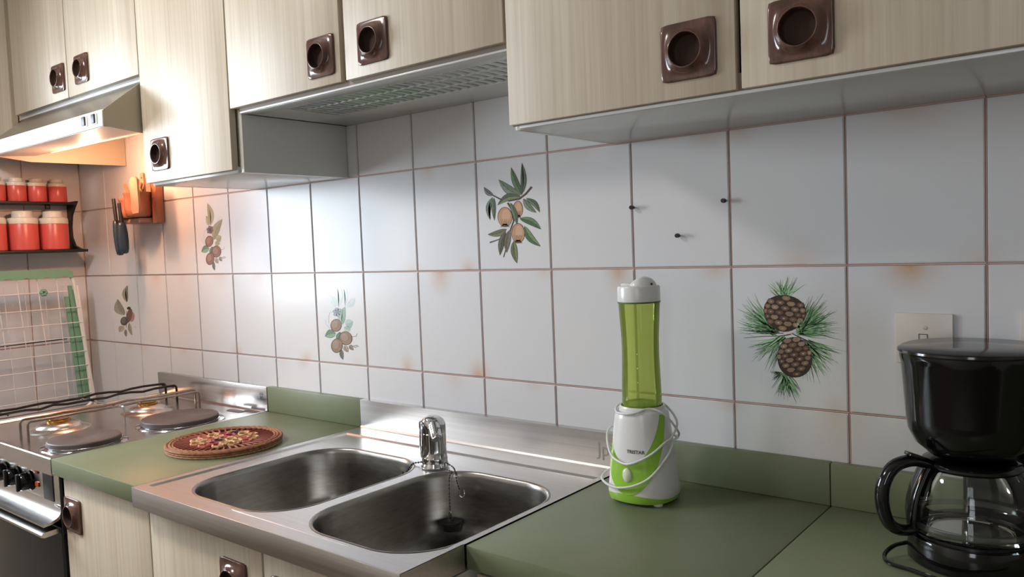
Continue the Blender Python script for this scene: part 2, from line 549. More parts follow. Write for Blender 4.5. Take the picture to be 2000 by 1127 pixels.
# thin raised pale line of pointing in each joint of the back wall
bm = bmesh.new()
for r_ in range(-1, 3):
    bx(bm, XL, 1.2, 0.0032, 0.0070, r_ * TH - .0009, r_ * TH + .0009)
for k in range(-5, 15):
    bx(bm, -k * TW - .0009, -k * TW + .0009, 0.0032, 0.0070, -.5, .5)
tr = obj('trim_1', bm, mat('pale_pointing', '#d3b0a4', 0.8), loc=(0, 0, 0)); tr['kind'] = 'structure'
bm = bmesh.new()
bx(bm, XL - .0062, XL - .003, -0.85, -0.0, -.75, .5)
tr = obj('trim_2', bm, M_grout, loc=(XL, 0, 0)); tr['kind'] = 'structure'

# ------------------------------------------------------------------ printed motifs on the tiles (flat glaze print)
M_print = mat('glaze_print', '#ffffff', 0.2)
_a = N(M_print, 'ShaderNodeVertexColor', layer_name='Col')
L(M_print, _a.outputs[0], M_print.node_tree.nodes['Principled BSDF'].inputs['Base Color'])

class Print:
    def __init__(s, TL, TR_, BR, BL):
        s.q = (TL, TR_, BR, BL); s.polys = []; s.layer = 0
    def uv(s, x, y):
        TL, TR_, BR, BL = s.q
        u, v = 0.5, 0.5
        for _ in range(6):     # invert the bilinear quad
            px = (1 - u) * (1 - v) * TL[0] + u * (1 - v) * TR_[0] + u * v * BR[0] + (1 - u) * v * BL[0]
            py = (1 - u) * (1 - v) * TL[1] + u * (1 - v) * TR_[1] + u * v * BR[1] + (1 - u) * v * BL[1]
            W = (TR_[0] + BR[0] - TL[0] - BL[0]) / 2; H = (BL[1] + BR[1] - TL[1] - TR_[1]) / 2
            u += (x - px) / W; v += (y - py) / H
        return ((u - 0.5) * TW, (0.5 - v) * TH)
    def poly(s, pts, col):
        s.polys.append(([s.uv(*p) for p in pts], lin(col) if isinstance(col, str) else col, s.layer))
    def leaf(s, b, t, w, col, col2=None, bend=0.12, line='#2c3029', ol=1.0):
        b = Vector(b); t = Vector(t); d = t - b; n = Vector((-d.y, d.x)).normalized(); ln = d.length
        def side(sg, k, off=0.0):
            out = []
            for i in range(11):
                f = i / 10
                c = b + d * f + n * (math.sin(PI * f) * bend * ln)
                out.append(c + n * sg * (w / 2 + off) * math.sin(PI * (f ** 0.85)) ** 0.8 * k)
            return out
        mid = side(0, 0)
        s.poly([*side(1, 1, ol * 3), *side(-1, 1, ol * 3)[::-1]], line)
        s.layer += 1
        s.poly([*side(1, 1), *mid[::-1]], col)
        s.poly([*side(-1, 1), *mid[::-1]], col2 or col)
        s.layer += 1
        s.stroke(mid, 2.2 * ol, line)
        for f in (0.3, 0.5, 0.7):
            for sg in (1, -1):
                c = b + d * f + n * (math.sin(PI * f) * bend * ln)
                e = c + d.normalized() * ln * 0.13 + n * sg * w * 0.33 * math.sin(PI * f)
                s.stroke([c, e], 1.2 * ol, line)
        s.layer -= 1
    def stroke(s, pts, w, col, w2=None):
        P = [Vector(p) for p in pts]
        l_, r_ = [], []
        for i, p in enumerate(P):
            d = (P[min(i + 1, len(P) - 1)] - P[max(i - 1, 0)])
            d = d.normalized() if d.length > 0 else Vector((1, 0))
            n = Vector((-d.y, d.x))
            ww = w + ((w2 if w2 is not None else w) - w) * i / max(1, len(P) - 1)
            l_.append(p + n * ww / 2); r_.append(p - n * ww / 2)
        for i in range(len(P) - 1):
            s.poly([l_[i], l_[i + 1], r_[i + 1], r_[i]], col)
    def ell(s, cx, cy, rx, ry, col, rot=0, n=22, pinch=0.0):
        out = []
        for i in range(n):
            a = 2 * PI * i / n
            x, y = rx * math.cos(a), ry * math.sin(a)
            x *= 1 - pinch * (y / ry)
            ca, sa = math.cos(rot), math.sin(rot)
            out.append((cx + x * ca - y * sa, cy + x * sa + y * ca))
        s.poly(out, col)
    def build(s, parent):
        bm = bmesh.new()
        cl = bm.loops.layers.color.new('Col')
        base = ORG[parent.name]
        for pts, c, ly in s.polys:
            vs = [bm.verts.new((base.x + x, base.y - 0.00012 - ly * 0.000018, base.z + z)) for x, z in pts]
            try:
                f = bm.faces.new(vs)
            except ValueError:
                continue
            for lp in f.loops:
                lp[cl] = (*[(x * 12.92 if x <= 0.0031308 else 1.055 * x ** (1 / 2.4) - 0.055) for x in c], 1)
        bmesh.ops.triangulate(bm, faces=bm.faces)
        o = obj('print', bm, M_print, parent, smooth=False)
        # keep every face towards the room
        return o

def fruit_branch(par):
    p = Print((605, 150), (1155, 88), (1180, 985), (635, 1000))
    g1, g2, g3 = '#6f7d6b', '#586656', '#82907f'
    p.stroke([(690, 372), (745, 412), (800, 440), (870, 455), (950, 440), (1000, 400), (1042, 348)], 9, '#584845', 17)
    p.stroke([(860, 470), (895, 530), (905, 610), (880, 680), (855, 790), (825, 893)], 16, '#4d4a3e', 8)
    p.stroke([(716, 780), (760, 765), (830, 740)], 12, '#655c5c', 8)
    p.layer = 2
    for b, t, w, c, c2, bd in (((968, 412), (888, 195), 46, g2, '#69835f', -.04), ((970, 405), (970, 163), 40, '#5f6a59', g2, .05), ((960, 415), (790, 290), 62, g1, g3, -.08),
                              ((962, 425), (778, 490), 50, g2, '#7c8a6c', .16), ((748, 415), (672, 348), 34, '#65696a', '#7c8080', -.1), ((742, 425), (722, 605), 36, '#77867f', g1, .14),
                              ((752, 430), (755, 608), 30, g1, g2, .02), ((978, 438), (1075, 548), 42, g3, g1, .08), ((1000, 435), (1100, 545), 36, g1, g2, -.12),
                              ((950, 590), (1108, 675), 50, '#4f6b4b', '#6d8564', -.1), ((985, 650), (1105, 808), 50, '#53704c', '#7a9068', .1), ((852, 675), (700, 718), 44, '#6f6f5b', '#7f8066', -.08),
                              ((840, 690), (797, 880), 44, '#6a6a58', '#57594a', .05), ((875, 680), (850, 858), 46, '#6d6658', '#7d7666', .05), ((905, 765), (928, 940), 46, '#6b6f54', '#7f8466', .05),
                              ((880, 470), (930, 640), 36, '#71846a', g2, -.05)):
        p.leaf(b, t, w, c, c2, bd)
    p.layer = 5
    for cx, cy, rx, ry in ((938, 520, 34, 62), (838, 580, 54, 74), (938, 705, 47, 74)):
        p.layer += 1
        p.ell(cx, cy, rx + 4, ry + 4, '#4a3a30')
        p.layer += 1
        p.ell(cx, cy, rx, ry, '#bd9476', pinch=-.05)
        p.layer += 1
        p.ell(cx + rx * .15, cy - ry * .1, rx * .6, ry * .7, '#caa387')
        for k in range(-2, 3):
            p.stroke([(cx + k * rx * .3, cy + ry * .2), (cx + k * rx * .2, cy + ry * .85)], 2, '#8d6850', 5)
        for k in range(-3, 4):
            p.stroke([(cx + k * 3, cy + ry * .72), (cx + k * rx * .22, cy + ry * 1.08)], 9, '#2f2924', 2)
    p.build(par)

def hazelnut(par, faded):
    p = Print((508, 232), (915, 228), (955, 1018), (545, 980))
    if faded:
        pl, pg, gr = '#b9c6c0', '#a3b7ab', '#8fa99a'
        top = [((715, 520), (680, 290), 60, '#c0cbc8', '#c6cfcc'), ((770, 510), (735, 300), 34, '#c4cbc9', '#c9cdcc'), ((690, 520), (645, 420), 46, '#bfcbc6', '#c4cecb'), ((790, 520), (850, 440), 40, '#c3c9ca', '#c9cccd')]
    else:
        pl, pg, gr = '#a9a48f', '#9d9a83', '#8f8f74'
        top = [((715, 520), (680, 300), 70, '#a7a48e', '#9a987f'), ((690, 520), (660, 420), 46, '#a09d84', '#aca993')]
    p.layer = 1
    for b, t, w, c, c2 in top:
        p.leaf(b, t, w, c, c2, .08, '#9aa6a3' if faded else '#7c7a6a', .5)
    p.leaf((745, 665), (768, 515) if faded else (850, 470), 62 if faded else 84, gr, pg, -.1, '#6d8a7b' if faded else '#6b6b58', .7)
    p.leaf((770, 660), (835, 640), 70, pg, pl, .1, '#82998c' if faded else '#77755f', .6)
    p.leaf((760, 690), (815, 710), 50, pl, pg, .1, '#82998c' if faded else '#77755f', .6)
    for k in range(6):
        a = k * PI / 3 + .3
        p.ell(705 + 26 * math.cos(a), 562 + 26 * math.sin(a), 17, 15, '#9aa5a8' if faded else '#7d6f6a')
    p.layer += 1
    p.ell(705, 562, 13, 13, '#7c8790' if faded else '#5d4c4a')
    p.stroke([(668, 560), (640, 565), (630, 600), (632, 655)], 2.5, '#8f9ab5')
    p.stroke([(600, 625), (608, 660), (640, 700)], 2, '#9ca6b8')
    p.stroke([(785, 500), (830, 440), (850, 470), (838, 480)], 2, '#aeb5b8')
    p.stroke([(825, 768), (860, 765), (868, 742)], 3, '#51504a')
    p.stroke([(815, 835), (850, 856), (882, 848), (870, 838), (840, 845)], 3.5, '#4c463d')
    p.layer = 5
    p.leaf((692, 740), (595, 765), 66, '#6f8b77', '#8fa892', .1, '#44604d', 1)
    p.leaf((700, 790), (728, 725), 44, '#5b7a63', '#6f8b77', .1, '#44604d', 1)
    p.leaf((738, 875), (752, 962), 30, '#6b7468', '#7b8478', .05, '#454a42', 1)
    p.leaf((765, 840), (795, 898), 34, '#a99884', '#b5a590', .05, '#5d5245', 1)
    p.leaf((805, 838), (840, 880), 26, '#8d8c78', '#9d9a86', .05, '#5d5245', 1)
    nut = ('#97806f', '#ab9688') if faded else ('#8d6c62', '#a3857a')
    for cx, cy, rx, ry, ro in ((693, 672, 44, 50, .2), (775, 780, 50, 55, -.5), (700, 843, 46, 57, .1)):
        p.layer += 1
        p.ell(cx, cy, rx + 4, ry + 4, '#3d2f27', ro)
        p.layer += 1
        p.ell(cx, cy, rx, ry, nut[0], ro, pinch=.06)
        p.layer += 1
        p.ell(cx - rx * .2, cy - ry * .15, rx * .55, ry * .6, nut[1], ro)
        for k in range(-3, 4):
            p.stroke([(cx + k * rx * .25, cy - ry * .55 + abs(k) * 4), (cx + k * rx * .28, cy + ry * .6 - abs(k) * 5)], 1.6, '#6d5446')
    p.build(par)

def bud_sprig(par):
    p = Print((320, 82), (548, 76), (575, 668), (350, 645))
    p.layer = 1
    p.leaf((462, 305), (470, 160), 46, '#7e8069', '#92937c', -.12, '#5d5d4c', .8)
    p.leaf((440, 415), (382, 278), 76, '#858570', '#9b9a88', -.16, '#626253', .8)
    p.leaf((478, 480), (502, 588), 28, '#8f8b7d', '#a29d90', .05, '#666055', .6)
    p.leaf((435, 510), (392, 560), 44, '#a79a8c', '#b3a799', .1, '#766a5d', .6)
    p.leaf((450, 535), (452, 600), 22, '#8a7c70', '#988a7e', .05, '#665a4f', .6)
    p.layer = 4
    p.ell(503, 430, 22, 42, '#b08378', .1)
    p.layer = 5
    p.ell(480, 420, 24, 62, '#6d5047', .25)
    p.layer = 6
    p.ell(478, 356, 17, 13, '#332c2a')
    p.ell(437, 466, 33, 38, '#4f4a42', .3)
    p.layer = 7
    p.ell(432, 460, 20, 24, '#68625a', .3)
    p.stroke([(460, 380), (452, 520)], 4, '#4c4038')
    p.stroke([(520, 516), (538, 517)], 3, '#7aa093')
    p.build(par)

def pine(par):
    p = Print((38, 18), (925, 10), (960, 1115), (60, 1062))
    rnd = random.Random(3)
    greens = ['#5d8a5c', '#76a273', '#8ab486', '#48704b', '#a3c79d', '#3c5c42', '#6b9a68']
    def fan(ox, oy, a0, a1, ln, n, spread=30, dk=0.0):
        for i in range(n):
            a = math.radians(rnd.uniform(a0, a1))
            l_ = ln * rnd.uniform(.55, 1.05)
            f0 = rnd.uniform(0.0, .35)
            sx, sy = ox + rnd.uniform(-spread, spread) * .5, oy + rnd.uniform(-spread, spread) * .5
            bd = rnd.uniform(-.1, .1)
            e = (sx + l_ * math.cos(a), sy - l_ * math.sin(a))
            mid = ((sx + e[0]) / 2 + bd * l_ * math.sin(a), (sy + e[1]) / 2 + bd * l_ * math.cos(a))
            s0 = (sx + (e[0] - sx) * f0, sy + (e[1] - sy) * f0) if f0 > .2 else (sx, sy)
            c = rnd.choice(greens) if rnd.random() > dk else '#2f3f33'
            p.layer = rnd.randint(0, 6)
            p.stroke([s0, mid if f0 <= .2 else ((s0[0] + e[0]) / 2, (s0[1] + e[1]) / 2), e], rnd.uniform(7, 12), c, 1.0)
    fan(465, 250, 35, 145, 165, 46, 50)
    fan(400, 515, 122, 182, 320, 105, 60, .12)
    fan(460, 560, 186, 250, 290, 60, 40, .1)
    fan(590, 500, -12, 72, 290, 125, 70, .08)
    fan(630, 600, -88, -8, 290, 85, 60, .15)
    fan(480, 850, -128, -48, 190, 60, 60, .1)
    fan(440, 830, 165, 230, 80, 22, 20, .3)
    p.layer = 7
    p.stroke([(140, 563), (300, 550), (430, 545), (520, 530)], 3, '#4d4a44', 9)
    p.stroke([(240, 520), (380, 525), (520, 520), (640, 575), (720, 625)], 4, '#38342f', 10)
    def cone(cx, cy, rx, ry, rot, rows, cols, pinch):
        p.layer = 8
        p.ell(cx, cy, rx, ry, '#2d211b', rot, 30, pinch)
        for r in range(rows):
            for c in range(cols + 1):
                p.layer = 9 + 2 * r + (c % 2) * .5
                u = -1 + 2 * (c + (0.5 if r % 2 else 0.0)) / cols
                v = -1 + 2 * (r + .5) / rows
                x = math.sin(u * PI / 2 * .98); 
                y = v
                if abs(u) > 1 or x * x + y * y > .93: continue
                hw = rx / cols * 1.48 * max(.35, math.cos(u * PI / 2 * .8)); hh = ry / rows * 1.16
                wx = x * (1 - pinch * y) * rx * .94
                wy = y * ry * .96
                ca, sa = math.cos(rot), math.sin(rot)
                def T(a, b): return (cx + (wx + a) * ca - (wy + b) * sa, cy + (wx + a) * sa + (wy + b) * ca)
                col = rnd.choice(['#6f5343', '#816654', '#5f4437', '#8c735e', '#967e6a'])
                p.poly([T(-hw, -hh * .1), T(-hw * .6, -hh * .95), T(hw * .6, -hh * .95), T(hw, -hh * .1), T(hw * .45, hh * .85), T(-hw * .45, hh * .85)], '#2a1e18')
                p.layer += .4
                hw *= .86; hh *= .84
                p.poly([T(-hw, -hh * .1), T(-hw * .6, -hh * .9), T(hw * .6, -hh * .9), T(hw, -hh * .1), T(hw * .45, hh * .8), T(-hw * .45, hh * .8)], col)
                p.layer += 1
                p.poly([T(-hw * .42, -hh * .1), T(0, -hh * .42), T(hw * .42, -hh * .1), T(0, hh * .35)], rnd.choice(['#a78d74', '#8d705a', '#b49c85']))
    cone(468, 372, 165, 140, .12, 7, 6, .12)
    cone(548, 705, 134, 155, -.15, 8, 5, -.08)
    p.layer = 30
    p.stroke([(462, 520), (505, 522), (542, 513)], 12, '#d9d2c8')
    for k in range(9):
        a = math.radians(-20 - 10 * k)
        p.stroke([(575, 480), (575 + 60 * math.cos(a), 480 + 60 * math.sin(a))], 7, rnd.choice(greens), 1)
    p.build(par)

fruit_branch(TILE[(4, 0)])
pine(TILE[(1, -1)])
hazelnut(TILE[(7, -1)], True)
hazelnut(TILE[(10, 0)], False)
bud_sprig(TILE[(13, -1)])

# ------------------------------------------------------------------ cabinet handle (square plate flaring up to a round collar)
def handle_mesh():
    bm = bmesh.new()
    n = 48
    hw, hz, cr = 0.0425, 0.041, 0.0055
    def sq(k, s=1.0):
        a = 2 * PI * k / n
        c, s_ = math.cos(a), math.sin(a)
        p = 16.0
        r = 1 / ((abs(c) ** p + abs(s_) ** p) ** (1 / p))
        return r * c * hw * s, r * s_ * hz * s
    R0, H = 0.0262, 0.0160
    rr = []
    rr.append([(sq(k)[0], 0, sq(k)[1]) for k in range(n)])
    rr.append([(sq(k)[0], -0.0035, sq(k)[1]) for k in range(n)])
    rr.append([(sq(k, .98)[0], -0.0046, sq(k, .98)[1]) for k in range(n)])
    for t in (0.15, .32, .5, .66, .8, .9, .97, 1.0):
        ring = []
        for k in range(n):
            a = 2 * PI * k / n
            x, z = sq(k, .98)
            cx, cz = R0 * math.cos(a), R0 * math.sin(a)
            h = 0.0046 + (H - 0.0046) * (t ** 3.6)
            ring.append((x + (cx - x) * t, -h, z + (cz - z) * t))
        rr.append(ring)
    for r_, h in ((R0 - .0008, H + .0008), (R0 - .0020, H + .0006), (R0 - .0026, H - .001), (R0 - .0030, 0.002), (R0 - .005, 0.0008), (0.01, 0.0006), (0.0002, 0.0006)):
        rr.append([(r_ * math.cos(2 * PI * k / n), -h, r_ * math.sin(2 * PI * k / n)) for k in range(n)])
    rings(bm, rr)
    for f in bm.faces:
        if all(v.co.x ** 2 + v.co.z ** 2 < (R0 - .0022) ** 2 for v in f.verts): f.material_index = 1
    return finish(bm, 'handle', [M_brown, M_cup], True, 60)
HM = handle_mesh()

# ------------------------------------------------------------------ wall cabinets
YC, YD = -0.311, -0.331        # carcass front, door front
def door(par, x0, x1, z0, z1, hx=None, hz=None, yd=YD, th=0.017):
    d = obj('door', box(x0, x1, yd, yd + th, z0, z1, 0.0012), M_lam, par, loc=((x0 + x1) / 2, yd, z0))
    if hx is not None:
        inst('handle', HM, d, (hx, yd + 0.0002, hz))
    return d

def cabinet(name, label, x0, x1, z0, z1, doors, cat='cabinet', bottom=True, group=None, rail=True):
    t = thing(name, label, cat, ((x0 + x1) / 2, YC / 2, z0), group)
    T = 0.016
    obj('side_panel', box(x0, x0 + T, YC, -0.001, z0, z1, 0.0008), M_white, t)
    obj('side_panel', box(x1 - T, x1, YC, -0.001, z0, z1, 0.0008), M_white, t)
    obj('top_panel', box(x0 + T, x1 - T, YC, -0.001, z1 - T, z1), M_white, t)
    obj('back_panel', box(x0 + T, x1 - T, -0.007, -0.001, z0 + T, z1 - T), M_white, t)
    if bottom:
        obj('bottom_panel', box(x0 + T, x1 - T, YC - (0.006 if rail else 0), -0.001, z0, z0 + T, 0.0008), M_white, t)
        obj('front_rail', box(x0 + .016, x1 - .001, YC - .011, YC - .0062, z0 + .0005, z0 + .0055, .0008), M_wplastic, t)
        obj('edge_strip', box(x0 + .002, x1 - .001, YC - .0105, YC - .0062, z0 + .0056, z0 + .03), M_taupe, t)
    for d in doors:
        door(t, *d)
    return t

TOP = 1.10
# right pair
cR = cabinet('wall_cabinet', 'two door pale wood wall cabinet nearest the viewer, above the blender and coffee maker', -0.652, 0.165, 0.25, TOP,
        [(-0.650, -0.2515, 0.2565, TOP - .004, -0.320, 0.3215), (-0.2435, 0.161, 0.2565, TOP - .004, -0.162, 0.3215)])
cR2 = cabinet('wall_cabinet', 'pale wood wall cabinet at the far end of the run beyond the coffee maker', 0.168, 0.98, 0.25, TOP,
        [(0.170, 0.572, 0.2565, TOP - .004, 0.50, 0.3215), (0.578, 0.976, 0.2565, TOP - .004, 0.65, 0.3215)])
# middle pair: dish-draining cabinet, bottom is an open grille
x0, x1, z0 = -1.459, -0.654, 0.384
cM = thing('dish_drainer_cabinet', 'pale wood wall cabinet with an open slotted draining grille underneath, above the sink', 'cabinet', (-1.06, -0.15, z0))
obj('side_panel', box(x1 - .016, x1, YC, -.001, z0, TOP, .0008), M_white, cM)
obj('side_panel', box(x0 + .001, x0 + .012, YC + .012, -.001, z0 + .0, TOP, .0008), M_white, cM)
obj('top_panel', box(x0 + .012, x1 - .016, YC, -.001, TOP - .016, TOP), M_white, cM)
obj('back_panel', box(x0 + .012, x1 - .016, -.007, -.001, z0 + .016, TOP - .016), M_white, cM)
GX0, GX1, GY0, GY1 = -1.335, -0.70, -0.275, -0.120
bm = bmesh.new()
bx(bm, x0 + .001, x1 - .016, YC - .002, GY0, z0, z0 + .014, .001)
bx(bm, x0 + .001, x1 - .016, GY1, -.001, z0, z0 + .014, .001)
bx(bm, x0 + .001, GX0, GY0, GY1, z0, z0 + .014)
bx(bm, GX1, x1 - .016, GY0, GY1, z0, z0 + .014)
obj('bottom_panel', bm, M_white, cM)
obj('front_rail', box(x0 + .004, x1 - .002, YC - .0075, YC - .002, z0 + .0005, z0 + .0045, .0008), M_wplastic, cM)
obj('edge_strip', box(x0 + .004, x1 - .002, YC - .0070, YC - .002, z0 + .0046, z0 + .030), M_taupe, cM)
# molded grille: four long bars and slanting cross bars
gm = bmesh.new(); bx(gm, GX0, GX1, -.0022, .0022, 0, .0036, .0006)
gmesh = finish(gm, 'long_bar', M_wplastic)
for yy in (GY0 + .003, -0.226, -0.172, GY1 - .003):
    inst('long_bar', gmesh, cM, (0, yy, z0 + .0006))
cm_ = bmesh.new()
rings(cm_, [[(-.0024, GY0, 0), (.0024, GY0, 0), (.0024, GY0, .0038), (-.0024, GY0, .0038)], [(-.0024 + .010, GY1, 0), (.0024 + .010, GY1, 0), (.0024 + .010, GY1, .0038), (-.0024 + .010, GY1, .0038)]])
cmesh = finish(cm_, 'cross_bar', M_wplastic)
nb = 27
for k in range(nb):
    inst('cross_bar', cmesh, cM, (GX0 + .006 + (GX1 - GX0 - .024) * k / (nb - 1), 0, z0 + .0003))
tr_ = thing('drip_tray', 'pale plastic tray lying on the grille of the draining cabinet', 'tray', (-.83, -.195, z0 + .015))
obj('body', box(-.985, -.704, -.272, -.123, z0 + .0062, z0 + .030, .003), M_white, tr_)
door(cM, -1.4735, -1.076, 0.3965, TOP - .004, -1.134, 0.4555)
door(cM, -1.0605, -0.6555, 0.3965, TOP - .004, -0.976, 0.4575)
gb = thing('chopping_board', 'green plastic chopping board lying on the grille inside the draining cabinet', 'board', (-1.10, -.195, z0 + .011))
obj('body', box(-1.195, -1.000, -.272, -.123, z0 + .0052, z0 + .0125, .002), M_greenplate, gb)
bw = thing('bowl', 'teal bowl upside down on the grille beyond the green plates', 'bowl', (-1.262, -.19, z0 + .0155))
bm = bmesh.new(); lathe(bm, [(.062, 0), (.058, .02), (.042, .042), (.02, .05), (.0, .051)], (-1.262, -.195, z0 + .0050), 32)
obj('body', bm, M_tealcup, bw)

# tall column cabinet
x0, x1, z0 = -1.884, -1.460, 0.25
cC = thing('column_cabinet', 'tall pale wood column cabinet hanging between the hood and the sink cabinets', 'cabinet', ((x0 + x1) / 2, -.15, z0))
obj('side_panel', box(x1 - .016, x1, YC, -.001, z0, TOP, .0008), M_white, cC)
obj('side_panel', box(x0, x0 + .016, YC, -.001, z0, TOP, .0008), M_lam, cC)
obj('edge_strip', box(-1.490, x1 - .0165, YC + .001, YC + .018, z0 + .002, 0.41), M_lamedge, cC)
obj('bottom_panel', box(x0 + .016, x1 - .0165, YC - .006, -.001, z0, z0 + .014, .001), M_white, cC)
obj('top_panel', box(x0 + .016, x1 - .016, YC, -.001, TOP - .016, TOP), M_white, cC)
obj('back_panel', box(x0 + .016, x1 - .016, -.007, -.001, z0 + .014, TOP - .016), M_white, cC)
door(cC, -1.884, -1.4785, 0.2565, TOP - .004, -1.798, 0.325)

# short cabinet over the hood
x0, x1, z0 = -2.735, -1.887, 0.530
cH = thing('wall_cabinet', 'short two door pale wood cabinet above the cooker hood', 'cabinet', ((x0 + x1) / 2, -.15, z0))
obj('side_panel', box(x0, x0 + .016, YC, -.001, z0, TOP), M_lam, cH)
obj('side_panel', box(x1 - .016, x1, YC, -.001, z0, TOP), M_lam, cH)
obj('bottom_panel', box(x0 + .016, x1 - .016, YC - .004, -.001, z0, z0 + .014, .001), M_wplastic, cH)
obj('top_panel', box(x0 + .016, x1 - .016, YC, -.001, TOP - .016, TOP), M_white, cH)
obj('back_panel', box(x0 + .016, x1 - .016, -.007, -.001, z0 + .014, TOP - .016), M_white, cH)
door(cH, -2.712, -2.312, 0.543, TOP - .004, -2.367, 0.608)
door(cH, -2.307, -1.888, 0.543, TOP - .004, -2.211, 0.611)
fp = obj('filler_panel', box(XL - .003, -2.737, YD - .002, YD + .016, 0.44, TOP), M_lam, loc=(-2.9, YD, .44))
tag(fp, 'narrow pale wood filler panel between the left wall and the short hood cabinet', 'panel')
# soffit closing the gap to the ceiling
so = obj('trim_3', box(XL - .003, 0.98, YC, -.001, TOP + .002, ZC), M_plaster, loc=(0, -.15, TOP)); so['kind'] = 'structure'

# ------------------------------------------------------------------ cooker hood
hx0, hx1 = -2.665, -1.892
hd = thing('cooker_hood', 'slanted steel cooker hood with a white front strip and lit underside', 'hood', ((hx0 + hx1) / 2, -.2, .39))
yf, yb = -0.427, -0.312
def side_outline(): return [(yf, .401), (yf, .441), (yb - .006, .5285), (-.002, .5285), (-.002, .392), (yb, .388)]
for sx, nm in ((hx0, 'side_panel'), (hx1 - .003, 'side_panel')):
    bm = bmesh.new(); prism_x(bm, side_outline(), sx, sx + .003); obj(nm, bm, M_hoodside, hd)
bm = bmesh.new(); prism_x(bm, [(yf + .001, .4405), (yf + .001, .4425), (yb - .006, .5295), (yb - .006, .527)], hx0 + .003, hx1 - .003); obj('sloping_panel', bm, M_hood, hd)
obj('top_panel', box(hx0 + .003, hx1 - .003, yb - .006, -.002, .5265, .5285), M_hood, hd)
fas = obj('front_strip', box(hx0, hx1, yf - .004, yf - .0002, .400, .4415, .001), M_fascia, hd)
bm = bmesh.new(); prism_x(bm, [(yf, .3985), (yf, .4005), (-.30, .411), (-.003, .492), (-.003, .489), (-.298, .4085)], hx0 + .003, hx1 - .003)
fil = obj('filter_panel', bm, M_hoodin, hd)
bm = bmesh.new(); prism_x(bm, [(-.275, .4150), (-.185, .4400), (-.187, .4378), (-.273, .4132)], -2.600, -2.330)
lt = obj('lamp_cover', bm, M_lampglow, hd, ang=60)
for i, xs in enumerate((-1.990, -1.935)):
    s_ = obj('rocker_switch', box(xs - .020, xs + .020, yf - .008, yf - .0035, .4075, .4360, .002), M_wplastic if i == 0 else M_wplastic, hd)
    obj('rocker', box(xs - .004, xs + .014, yf - .0115, yf - .0075, .4100, .4335, .0015), M_blackm, s_)

# ------------------------------------------------------------------ green worktops, upstands
ZT = -0.410
def worktop(label, x0, x1, yf, th=.038, up=True, nm='worktop'):
    t = thing(nm, label, 'worktop', ((x0 + x1) / 2, yf / 2, ZT - th))
    obj('top', box(x0, x1, yf, -.001, ZT - th, ZT, .0018), M_green, t)
    if up:
        obj('upstand', box(x0, x1, -.019, -.001, ZT + .0003, ZT + .074, .0015), M_green, t)
    return t
worktop('green laminate worktop between the cooker and the sink, holding the trivet', -1.853, -1.437, -.622)
worktop('green laminate worktop right beside the sink, holding the blender', -0.642, -0.2315, -.492)
worktop('green laminate worktop under the coffee maker, past the seam', -0.2300, 0.98, -.492)

# ------------------------------------------------------------------ base cabinets
def base_cab(label, x0, x1, yfr, doors, topz=-.450, nm='base_cabinet'):
    t = thing(nm, label, 'cabinet', ((x0 + x1) / 2, yfr / 2, ZF))
    T = .016
    yc = yfr + .019
    obj('side_panel', box(x0, x0 + T, yc, -.01, ZF + .1, topz - .001), M_white, t)
    obj('side_panel', box(x1 - T, x1, yc, -.01, ZF + .1, topz - .001), M_white, t)
    obj('front_rail', box(x0 + T, x1 - T, yc, yc + .018, topz - .06, topz - .001), M_lam, t)
    obj('bottom_panel', box(x0 + T, x1 - T, yc, -.01, ZF + .1, ZF + .116), M_white, t)
    obj('plinth', box(x0, x1, yc + .05, yc + .066, ZF, ZF + .0995), M_lamedge, t)
    for d in doors:
        dx0, dx1, hx = d
        door(t, dx0, dx1, ZF + .105, topz - .012, hx, -.5435, yd=yfr)
    return t
base_cab('pale wood base cabinet with one door beside the cooker, under the trivet', -1.851, -1.437, -.600, [(-1.846, -1.4355, -1.799)], -.449)
base_cab('two door pale wood base cabinet under the double sink', -1.435, -0.645, -.600, [(-1.431, -1.0345, -1.124), (-1.0285, -0.648, -0.963)], -.452)
base_cab('shallow pale wood base cabinet under the worktop with the blender', -0.640, 0.16, -.474, [(-.637, -.242, -.30), (-.236, .157, -.18)], -.449)
base_cab('shallow pale wood base cabinet at the far end, below the coffee maker side worktop', 0.163, 0.97, -.474, [(.166, .562, .49), (.568, .967, .64)], -.449)

# ------------------------------------------------------------------ sink
sk = thing('double_sink', 'stainless steel double bowl sink with upstand set between the green worktops', 'sink', (-1.04, -.31, -.45))
SX0, SX1, SY0, ZS = -1.4355, -0.6435, -.632, -.4085
bowlL = (-1.362, -1.018, -.583, -.174)
bowlR = (-0.982, -0.660, -.583, -.172)
BR = .105
def plate_with_holes():
    bm = bmesh.new()
    def loop(pts):
        vs = [bm.verts.new(p) for p in pts]
        return vs, [bm.edges.new((vs[i], vs[(i + 1) % len(vs)])) for i in range(len(vs))]
    zd = ZS - .0035
    # rim
    o1, _ = loop([(SX0, SY0, ZS), (SX1, SY0, ZS), (SX1, -.020, ZS), (SX0, -.020, ZS)])
    mx0, mx1, my0, my1 = SX0 + .020, SX1 - .012, SY0 + .026, -.085
    i1, _ = loop([(mx0, my0, ZS), (mx1, my0, ZS), (mx1, my1, ZS), (mx0, my1, ZS)])
    d = .006
    i2, e2 = loop([(mx0 + d, my0 + d, zd), (mx1 - d, my0 + d, zd), (mx1 - d, my1 - d, zd), (mx0 + d, my1 - d, zd)])
    for a, b in ((o1, i1), (i1, i2)):
        for i in range(4):
            j = (i + 1) % 4
            bm.faces.new((a[i], a[j], b[j], b[i]))
    edges = list(e2)
    hl = []
    for bwl in (bowlL, bowlR):
        v, e = loop(rrect(*bwl, BR, zd, 10))
        edges += e; hl.append(v)
    bmesh.ops.triangle_fill(bm, edges=edges, use_beauty=True)
    # thickness of front fascia
    return bm
